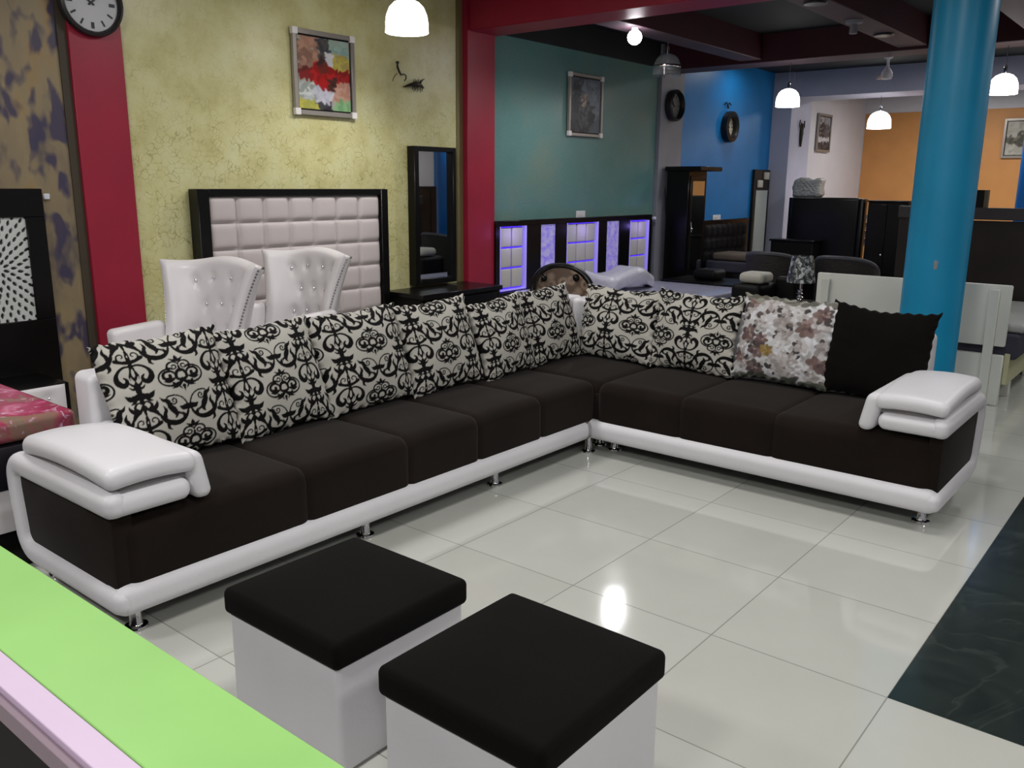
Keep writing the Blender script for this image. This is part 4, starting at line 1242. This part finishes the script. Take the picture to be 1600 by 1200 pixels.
t = thing('lilac_bed', 'bed with a lilac plastic covered mattress before the lit headboard', 'bed', (-3.9, 5.0, 0))
b = NB(); sbox(b, (-4.88, 4.15, .30), (-3.20, 5.98, .50), .03, (6, 6, 2)); obj('mattress', b, M['lilacfilm'], t, 'full')
b = NB(); box(b, (-4.88, 4.13, 0), (-3.18, 6.0, .30), .01); obj('bed_box', b, M['dull_black'], t)
b = NB()
def lump(p):
    return (p.x + .03 * math.sin(p.y * 9), p.y + .02 * math.sin(p.x * 11), p.z + .035 * math.sin(p.y * 8 + p.x * 5) * (1 if p.z > .55 else 0) - .10 * max(0, (p.y - 5.1)) * (1 if p.z > .55 else 0))
sbox(b, (-4.38, 4.62, .54), (-3.95, 5.42, .70), .06, (8, 10, 2), lump)
tag(obj('wrapped_pillow', b, M['plastic'], None, 'full'), 'white plastic wrapped pillow stack on the lilac bed', 'pillow')
t = thing('tub_chair', 'brown patterned tub chair with dark frame behind the sofa corner', 'armchair', (-3.62, 3.2, 0))
fc = (-3.64, 3.30)
ang = math.radians(-42)
ct = thing
def tubp(s, z, r=.25, k=0):
    # s -1..1 round the back, opening towards the camera
    a = ang + PI + s * 1.5
    return Vector((fc[0] + (r + k) * math.cos(a), fc[1] + (r + k) * math.sin(a), z))
b = NB(); nu, nv = 30, 8; F = []; B = []
for j in range(nv + 1):
    f_, k_ = [], []
    for i in range(nu + 1):
        s = -1 + 2 * i / nu; zt = .625 + .235 * (1 - abs(s) ** 2.2); z = .35 + (zt - .35) * j / nv
        f_.append(b.verts.new(tubp(s, z, .245))); k_.append(b.verts.new(tubp(s, z, .29)))
    F.append(f_); B.append(k_)
for j in range(nv):
    for i in range(nu):
        b.faces.new((F[j][i], F[j][i + 1], F[j + 1][i + 1], F[j + 1][i])); b.faces.new((B[j][i], B[j + 1][i], B[j + 1][i + 1], B[j][i + 1]))
bmesh.ops.recalc_face_normals(b, faces=b.faces); tb = obj('backrest', b, M['brownfab'], t, 'full')
b = NB(); tube(b, [tubp(-1 + 2 * i / 30, .625 + .235 * (1 - abs(-1 + 2 * i / 30) ** 2.2), .267) for i in range(31)], .028, 10); obj('top_rail', b, M['black_wood'], t)
for s in (-.42, .42):
    b = NB(); ball(b, tubp(s, .765, .243), .032, 14, 8); obj('button', b, M['black_wood'], tb)
b = NB(); lathe(b, [(.24, .30), (.26, .34), (.26, .42), (.22, .45), (0, .455)], (fc[0], fc[1], 0), 28); obj('seat', b, M['brownfab'], t)
for k in range(4):
    a = k * PI / 2 + .3; b = NB(); lathe(b, [(.015, 0), (.022, .32)], (fc[0] + .19 * math.cos(a), fc[1] + .19 * math.sin(a), 0), 10); obj('leg', b, M['black_wood'], t)

# ================================================================== BLUE BAY
t = thing('mirror_wardrobe', 'tall black wardrobe with mirrored door and cornice before the grey pillar', 'wardrobe', (-4.75, 7.4, 0))
b = NB(); box(b, (-4.90, 7.20, 0), (-4.60, 7.68, 1.72), .004, 1); obj('body', b, M['black_wood'], t)
b = NB(); box(b, (-4.92, 7.16, 1.72), (-4.42, 7.74, 1.775), .01, 1); obj('cornice', b, M['black_wood'], t)
b = NB(); box(b, (-4.605, 7.24, .45), (-4.588, 7.64, 1.66), .002, 1); d = obj('door', b, M['black_wood'], t)
b = NB(); box(b, (-4.59, 7.29, .50), (-4.584, 7.60, 1.60)); obj('mirror_glass', b, M['mirror'], d)
b = NB(); ball(b, (-4.57, 7.27, 1.02), .02); tube(b, [(-4.575, 7.27, 1.10), (-4.565, 7.27, .98)], .008, 6); obj('handle', b, M['chrome'], d)
b = NB(); box(b, (-4.60, 7.22, .10), (-4.38, 7.66, .42), .006, 1); obj('drawer', b, M['black_wood'], t)

t = thing('black_tufted_headboard', 'black button tufted headboard on the blue wall', 'headboard', (-4.95, 9.0, 0))
b = NB(); box(b, (-4.99, 8.25, 0), (-4.93, 9.77, 1.08), .006, 1); obj('frame', b, M['black_wood'], t)
tufted('upholstery', t, -4.93, 8.35, 9.67, .3, 1.02, 8, 4, plain('black_leatherette', '0b0a0c', .7, spec=.2), .03, 6)
t = thing('black_bed', 'black bed below the blue wall with a grey covered mattress', 'bed', (-4.0, 9.0, 0))
b = NB(); sbox(b, (-4.87, 8.3, .40), (-4.16, 9.7, .55), .03, (4, 4, 1)); obj('mattress', b, M['violet'], t, 'full')
b = NB(); box(b, (-4.87, 8.28, 0), (-4.15, 9.72, .40), .01); obj('bed_box', b, M['black_wood'], t)
b = NB(); sbox(b, (-4.80, 8.34, .555), (-4.22, 8.85, .655), .04, (4, 4, 1)); tag(obj('folded_blanket', b, M['brownwrap'], None, 'full'), 'brown folded blanket on the black bed', 'blanket')
t = thing('tall_wall_mirror', 'tall brown mirror panel with white blocks at the right end of the blue wall', 'mirror', (-4.95, 10.2, .4))
b = NB(); box(b, (-4.99, 9.92, .40), (-4.95, 10.47, 1.785), .004, 1); obj('frame', b, M['wenge'], t)
b = NB(); box(b, (-4.95, 9.99, .45), (-4.942, 10.40, 1.48)); obj('mirror_glass', b, plain('frosted_mirror', '9fa6a4', .3), t)
for (a, c) in ((10.22, 1.64), (10.0, 1.52)):
    b = NB(); sbox(b, (-4.95, a, c), (-4.92, a + .17, c + .11), .012, (1, 1, 1), None, 2); obj('white_block', b, M['cushionwhite'], t)
t = thing('low_black_cabinet', 'low glossy black cabinet below the wardrobe', 'cabinet', (-3.9, 6.85, 0))
b = NB(); box(b, (-4.42, 6.35, .0), (-3.42, 6.98, .44), .006, 1); obj('body', b, M['black_wood'], t)
b = NB(); box(b, (-4.44, 6.33, .44), (-3.40, 7.0, .475), .006, 1); obj('top', b, M['black_wood'], t)
b = NB(); sbox(b, (-4.15, 6.55, .478), (-3.85, 6.85, .60), .05, (2, 2, 1)); tag(obj('black_pouffe', b, M['dull_black'], None, 'full'), 'black rounded cushion on the low black cabinet', 'cushion')
t = thing('side_table', 'dark side table with a pale glass top beyond the low cabinet', 'table', (-3.65, 7.9, 0))
b = NB(); box(b, (-4.05, 7.78, .58), (-3.56, 8.16, .605), .004, 1); obj('top', b, plain('grey_glass_top', '4c5458', .1), t)
b = NB(); box(b, (-4.0, 7.82, 0), (-3.6, 8.12, .58), .004, 1); obj('body', b, M['black_wood'], t)

# ================================================================== FAR FURNITURE
t = thing('padded_headboard', 'large black padded bed headboard standing before the white wall', 'headboard', (-3.5, 9.1, 0))
b = NB(); sbox(b, (-4.0, 9.0, 0), (-3.10, 9.12, 1.405), .03, (3, 1, 4)); obj('panel', b, M['black_wood'], t, 'full')
b = NB(); box(b, (-3.10, 9.0, 0), (-3.045, 9.16, 1.395), .01); obj('side_post', b, M['black_wood'], t)
t = thing('black_bedside_cabinet', 'black low cabinet at the left of the large black bed back', 'cabinet', (-3.8, 8.8, 0))
b = NB(); box(b, (-4.12, 8.7, 0), (-3.55, 8.97, .83), .006, 1); obj('body', b, M['dull_black'], t)
b = NB(); box(b, (-4.14, 8.68, .83), (-3.53, 8.98, .855), .004, 1); obj('top', b, M['black_wood'], t)
t = thing('black_footed_bed', 'black upholstered bed before the large black bed back', 'bed', (-3.3, 8.3, 0))
b = NB(); sbox(b, (-3.52, 7.9, .0), (-2.9, 8.95, .62), .05, (3, 3, 2)); obj('body', b, M['black_wood'], t, 'full')
b = NB()
def lump2(p): return (p.x + .01 * math.sin(p.z * 40), p.y, p.z + .02 * math.sin(p.x * 23) * (1 if p.z > 1.55 else 0))
sbox(b, (-4.44, 10.08, 1.386), (-4.03, 10.34, 1.655), .05, (5, 3, 4), lump2)
tag(obj('plastic_bundle', b, M['greyplastic'], None, 'full'), 'clear plastic wrapped bundle above the large black bed headboard', 'bundle')
t = thing('black_cabinet', 'tall black cabinet before the orange wall', 'cabinet', (-2.75, 9.15, 0))
b = NB(); box(b, (-2.985, 9.0, 0), (-2.50, 9.35, 1.36), .004, 1); obj('body', b, M['dull_black'], t)
b = NB(); box(b, (-3.0, 8.985, 1.36), (-2.49, 9.36, 1.378), .003, 1); obj('top', b, M['black_wood'], t)
b = NB(); box(b, (-2.97, 8.985, .1), (-2.75, 9.0, 1.33), .003, 1); d = obj('door', b, M['black_wood'], t)
b = NB(); box(b, (-2.74, 8.985, .1), (-2.515, 9.0, 1.33), .003, 1); d2 = obj('door', b, M['black_wood'], t)
b = NB(); ball(b, (-2.77, 8.975, .7), .014); obj('knob', b, M['chrome'], d)
t = thing('storage_cabinet', 'black cabinet behind the large black bed headboard carrying the plastic bundle', 'cabinet', (-4.2, 10.2, 0))
b = NB(); box(b, (-4.43, 10.0, 0), (-4.0, 10.4, 1.383), .004, 1); obj('body', b, M['dull_black'], t)
b = NB(); box(b, (-4.42, 9.985, .1), (-4.01, 10.0, 1.33), .003, 1); obj('door', b, M['black_wood'], t)
# glassware rack glinting between them
t = thing('glass_rack', 'silver glass rack glinting in the gap beside the tall black cabinet', 'rack', (-3.3, 9.9, 0))
b = NB()
for z in (.75, .86, .97, 1.08): box(b, (-3.6, 9.85, z), (-3.0, 10.1, z + .012))
obj('shelf', b, M['shine'], t)
b = NB()
for x in (-3.59, -3.01): box(b, (x, 9.86, 0), (x + .015, 10.08, 1.2))
obj('frame', b, M['dull_black'], t)
for z, w_ in ((.763, 'lowest'), (.873, 'second lowest'), (.983, 'third'), (1.093, 'topmost')):
    b = NB(); lathe(b, [(.022, 0), (.03, .03), (.033, .075), (.030, .075), (.02, .01)], (-3.27, 9.93, z), 16)
    tag(obj('drinking_glass', b, M['shine']), 'silvery glass on the %s shelf of the glinting glass rack' % w_, 'glass', 'glasses on the silver rack')
t = thing('dark_sideboard', 'tall dark cabinet row reflected in the lower part of the tall mirror', 'cabinet', (4.7, 13.2, 0))
b = NB(); box(b, (4.45, 11.9, 0), (5.15, 14.6, 1.47), .005, 1); obj('body', b, M['dull_black'], t)
for k in range(4):
    b = NB(); box(b, (4.43, 11.95 + k * .66, .1), (4.45, 12.57 + k * .66, 1.42), .003, 1); obj('door', b, M['wenge'], t)

t = thing('dark_headboard', 'long dark brown headboard with grey top band behind the azure column', 'headboard', (-.8, 6.05, 0))
b = NB(); box(b, (-1.77, 6.02, 0), (1.2, 6.09, 1.265), .004, 1); obj('panel', b, M['wenge'], t)
b = NB(); box(b, (-1.78, 5.99, 1.275), (1.21, 6.11, 1.378), .004, 1); obj('top_band', b, M['wenge_light'], t)
t = thing('small_box', 'small black box on top of the dark brown headboard', 'box', (-1.1, 6.05, 1.378))
b = NB(); box(b, (-1.16, 6.01, 1.379), (-1.083, 6.09, 1.53), .003, 1); obj('body', b, M['dull_black'], t)
b = NB(); box(b, (-1.083, 6.012, 1.379), (-1.055, 6.088, 1.53), .002, 1); obj('side_panel', b, plain('olive_brown_side', '4e4632', .5), t)

# white bed whose plain headboard back faces the sofa
t = thing('white_bed', 'cream white bed seen from behind its headboard beyond the right sofa end', 'bed', (-1.15, 5.2, 0))
b = NB(); box(b, (-1.89, 4.34, .435), (-.50, 4.38, .878), .012, 2); hb = obj('headboard', b, M['bedwhite'], t)
b = NB(); box(b, (-1.86, 4.34, .0), (-.50, 4.38, .375), .006, 1); obj('lower_board', b, M['bedwhite'], t)
for x in (-1.845, -.635):
    b = NB(); box(b, (x, 4.305, 0), (x + .065, 4.3395, .835 if x < -1 else .845), .004, 1); obj('post', b, M['bedwhite'], t)
b = NB(); sbox(b, (-1.84, 4.39, .34), (-.42, 6.0 - .05, .53), .03, (4, 4, 1)); obj('mattress', b, M['violet'], t, 'full')
def topper(p): return (p.x, p.y, p.z)
b = NB(); sbox(b, (-1.82, 4.42, .531), (-.40, 5.9, .60), .03, (4, 4, 1)); obj('mattress_topper', b, M['bedgrey'], t, 'full')
b = NB(); box(b, (-.50, 4.38, .155), (-.465, 5.93, .385), .004, 1); obj('side_rail', b, M['bedcream'], t)
b = NB(); box(b, (-1.85, 4.38, .155), (-1.82, 5.93, .385), .004, 1); obj('side_rail', b, M['bedcream'], t)
b = NB(); box(b, (-1.82, 4.38, .28), (-.5, 5.93, .34)); obj('slat_base', b, M['bedwhite'], t)
for (x, y) in ((-.56, 4.72), (-.56, 5.7), (-1.8, 5.7), (-1.8, 4.72)):
    b = NB(); box(b, (x, y, 0), (x + .06, y + .10, .28), .003, 1); obj('leg', b, M['bedwhite'], t)

# wicker chairs, lamp, tables behind the right part of the sofa
def wicker(label, x, y, r, zt, rz, edge):
    t = thing('wicker_tub_chair', label, 'armchair', (0, 0, 0), 'dark wicker tub chairs')
    b = NB(); nu, nv = 30, 8; F = []; B = []
    def P(s, z, rr): a = PI / 2 + s * 2.0; return Vector((rr * math.cos(a), rr * math.sin(a), z))
    hz = lambda s: zt - .20 * abs(s) ** 2.5
    for j in range(nv + 1):
        f_, k_ = [], []
        for i in range(nu + 1):
            s = -1 + 2 * i / nu; z = .12 + (hz(s) - .12) * j / nv
            f_.append(b.verts.new(P(s, z, r - .03 + .03 * j / nv))); k_.append(b.verts.new(P(s, z, r + .03 * j / nv)))
        F.append(f_); B.append(k_)
    for j in range(nv):
        for i in range(nu):
            b.faces.new((F[j][i], F[j][i + 1], F[j + 1][i + 1], F[j + 1][i])); b.faces.new((B[j][i], B[j + 1][i], B[j + 1][i + 1], B[j][i + 1]))
    bmesh.ops.recalc_face_normals(b, faces=b.faces); obj('woven_back', b, M['wicker'], t, 'full')
    b = NB(); tube(b, [P(-1 + 2 * i / 30, hz(-1 + 2 * i / 30), r + .015) for i in range(31)], .024, 8); obj('rim', b, M['wickergrey'], t)
    b = NB(); lathe(b, [(r - .05, .10), (r - .04, .38), (r - .06, .42), (0, .43)], (0, 0, 0), 24); obj('seat', b, M['wicker'], t)
    for k in range(4):
        a = k * PI / 2 + PI / 4; b = NB(); lathe(b, [(.016, 0), (.02, .14)], ((r - .08) * math.cos(a), (r - .08) * math.sin(a), 0), 8); obj('leg', b, M['dull_black'], t)
    t.matrix_basis = Matrix.Translation((x, y, 0)) @ Matrix.Rotation(math.radians(rz), 4, 'Z')
    return t
wicker('dark wicker tub chair behind the silver shaded lamp', -2.88, 5.88, .26, .90, 180, 0)
wicker('dark wicker tub chair beyond the cream white bed', -2.22, 6.05, .27, .885, 180, 0)
t = thing('coffee_table', 'glossy black coffee table under the silver shaded lamp', 'table', (-2.4, 5.0, 0))
b = NB()
pts = [(-2.80, 4.80), (-2.05, 4.80), (-2.05, 5.32), (-2.80, 5.32)]
box(b, (-2.58, 4.75, .50), (-2.02, 5.25, .535), .012, 2); obj('table_top', b, M['black_wood'], t)
b = NB(); lathe(b, [(.20, 0), (.20, .02), (.10, .06), (.09, .42), (.18, .50)], (-2.36, 5.0, 0), 28); obj('pedestal', b, M['black_wood'], t)
b = NB(); tube(b, [(-2.57, 4.745, .52), (-2.4, 4.745, .515), (-2.02, 4.745, .52)], .006, 6); obj('trim', b, M['chrome'], t)
# lamp
t = thing('table_lamp', 'table lamp with mottled silver shade behind the floral cushion', 'lamp', (-2.30, 5.0, .536))
b = NB(); lathe(b, [(.125, 0), (.09, .235), (.087, .235), (.122, 0)], (-2.27, 5.0, .715), 32, cap=False); bmesh.ops.recalc_face_normals(b, faces=b.faces); obj('shade', b, M['shade'], t)
b = NB(); lathe(b, [(.05, 0), (.05, .01), (.018, .02), (.034, .035), (.036, .045), (.018, .055), (.030, .068), (.031, .078), (.014, .088), (.024, .10), (.024, .108), (.008, .118), (.006, .18), (.006, .25), (.02, .25), (.02, .30)], (-2.27, 5.0, .537), 24); obj('beaded_stem', b, M['chrome'], t)
t = thing('black_armchair', 'curved black armchair with an off-white cushion left of the lamp', 'armchair', (-2.85, 5.05, 0))
b = NB(); sbox(b, (-2.92, 4.95, .08), (-2.62, 5.35, .66), .05, (2, 4, 3)); obj('body', b, M['dull_black'], t, 'full')
b = NB(); sbox(b, (-2.64, 5.30, .08), (-2.42, 5.40, .72), .04, (2, 1, 2)); obj('backrest', b, M['dull_black'], t, 'full')
b = NB(); sbox(b, (-2.87, 5.0, .664), (-2.62, 5.26, .765), .045, (3, 3, 1)); tag(obj('seat_pillow', b, M['cushionwhite'], None, 'full'), 'off-white cushion on the curved black armchair', 'cushion')
t = thing('tea_box', 'small red and white packet behind the lamp, beside the cream white bed', 'packet', (-2.08, 5.1, .537))
b = NB(); box(b, (-2.12, 5.08, .537), (-2.03, 5.14, .72), .004, 1); obj('body', b, M['redcloth'], t)
b = NB(); box(b, (-2.12, 5.08, .72), (-2.03, 5.14, .80), .004, 1); obj('lid', b, M['whitecorner'], t)
b = NB(); sbox(b, (-3.40, 7.35, .60), (-2.75, 7.62, .70), .04, (4, 2, 1)); tg = obj('rolled_mat', b, M['brownwrap'], None, 'full'); tag(tg, 'brown rolled mat on the long dark table behind the wicker chair', 'mat')
t = thing('long_dark_table', 'long dark table carrying a brown mat behind the wicker chair', 'table', (-3.0, 7.5, 0))
b = NB(); box(b, (-3.45, 7.25, .57), (-2.6, 7.68, .598), .004, 1); obj('top', b, M['dull_black'], t)
for x in (-3.42, -2.66):
    for y in (7.28, 7.61):
        b = NB(); box(b, (x, y, 0), (x + .04, y + .04, .57)); obj('leg', b, M['dull_black'], t)
# small fitting on the azure column
n_ = Vector((.6 + .875, -2.6 - 3.72, 0)).normalized(); p_ = Vector((-.875, 3.72, 0)) + n_ * .192
t = thing('hook_plate', 'tiny chipped metal plate on the azure column', 'hook', (p_.x, p_.y, 1.03))
b = NB(); box(b, (p_.x - .012, p_.y - .004, 1.03), (p_.x + .012, p_.y + .004, 1.085), .002, 1); obj('plate', b, M['shine'], t)
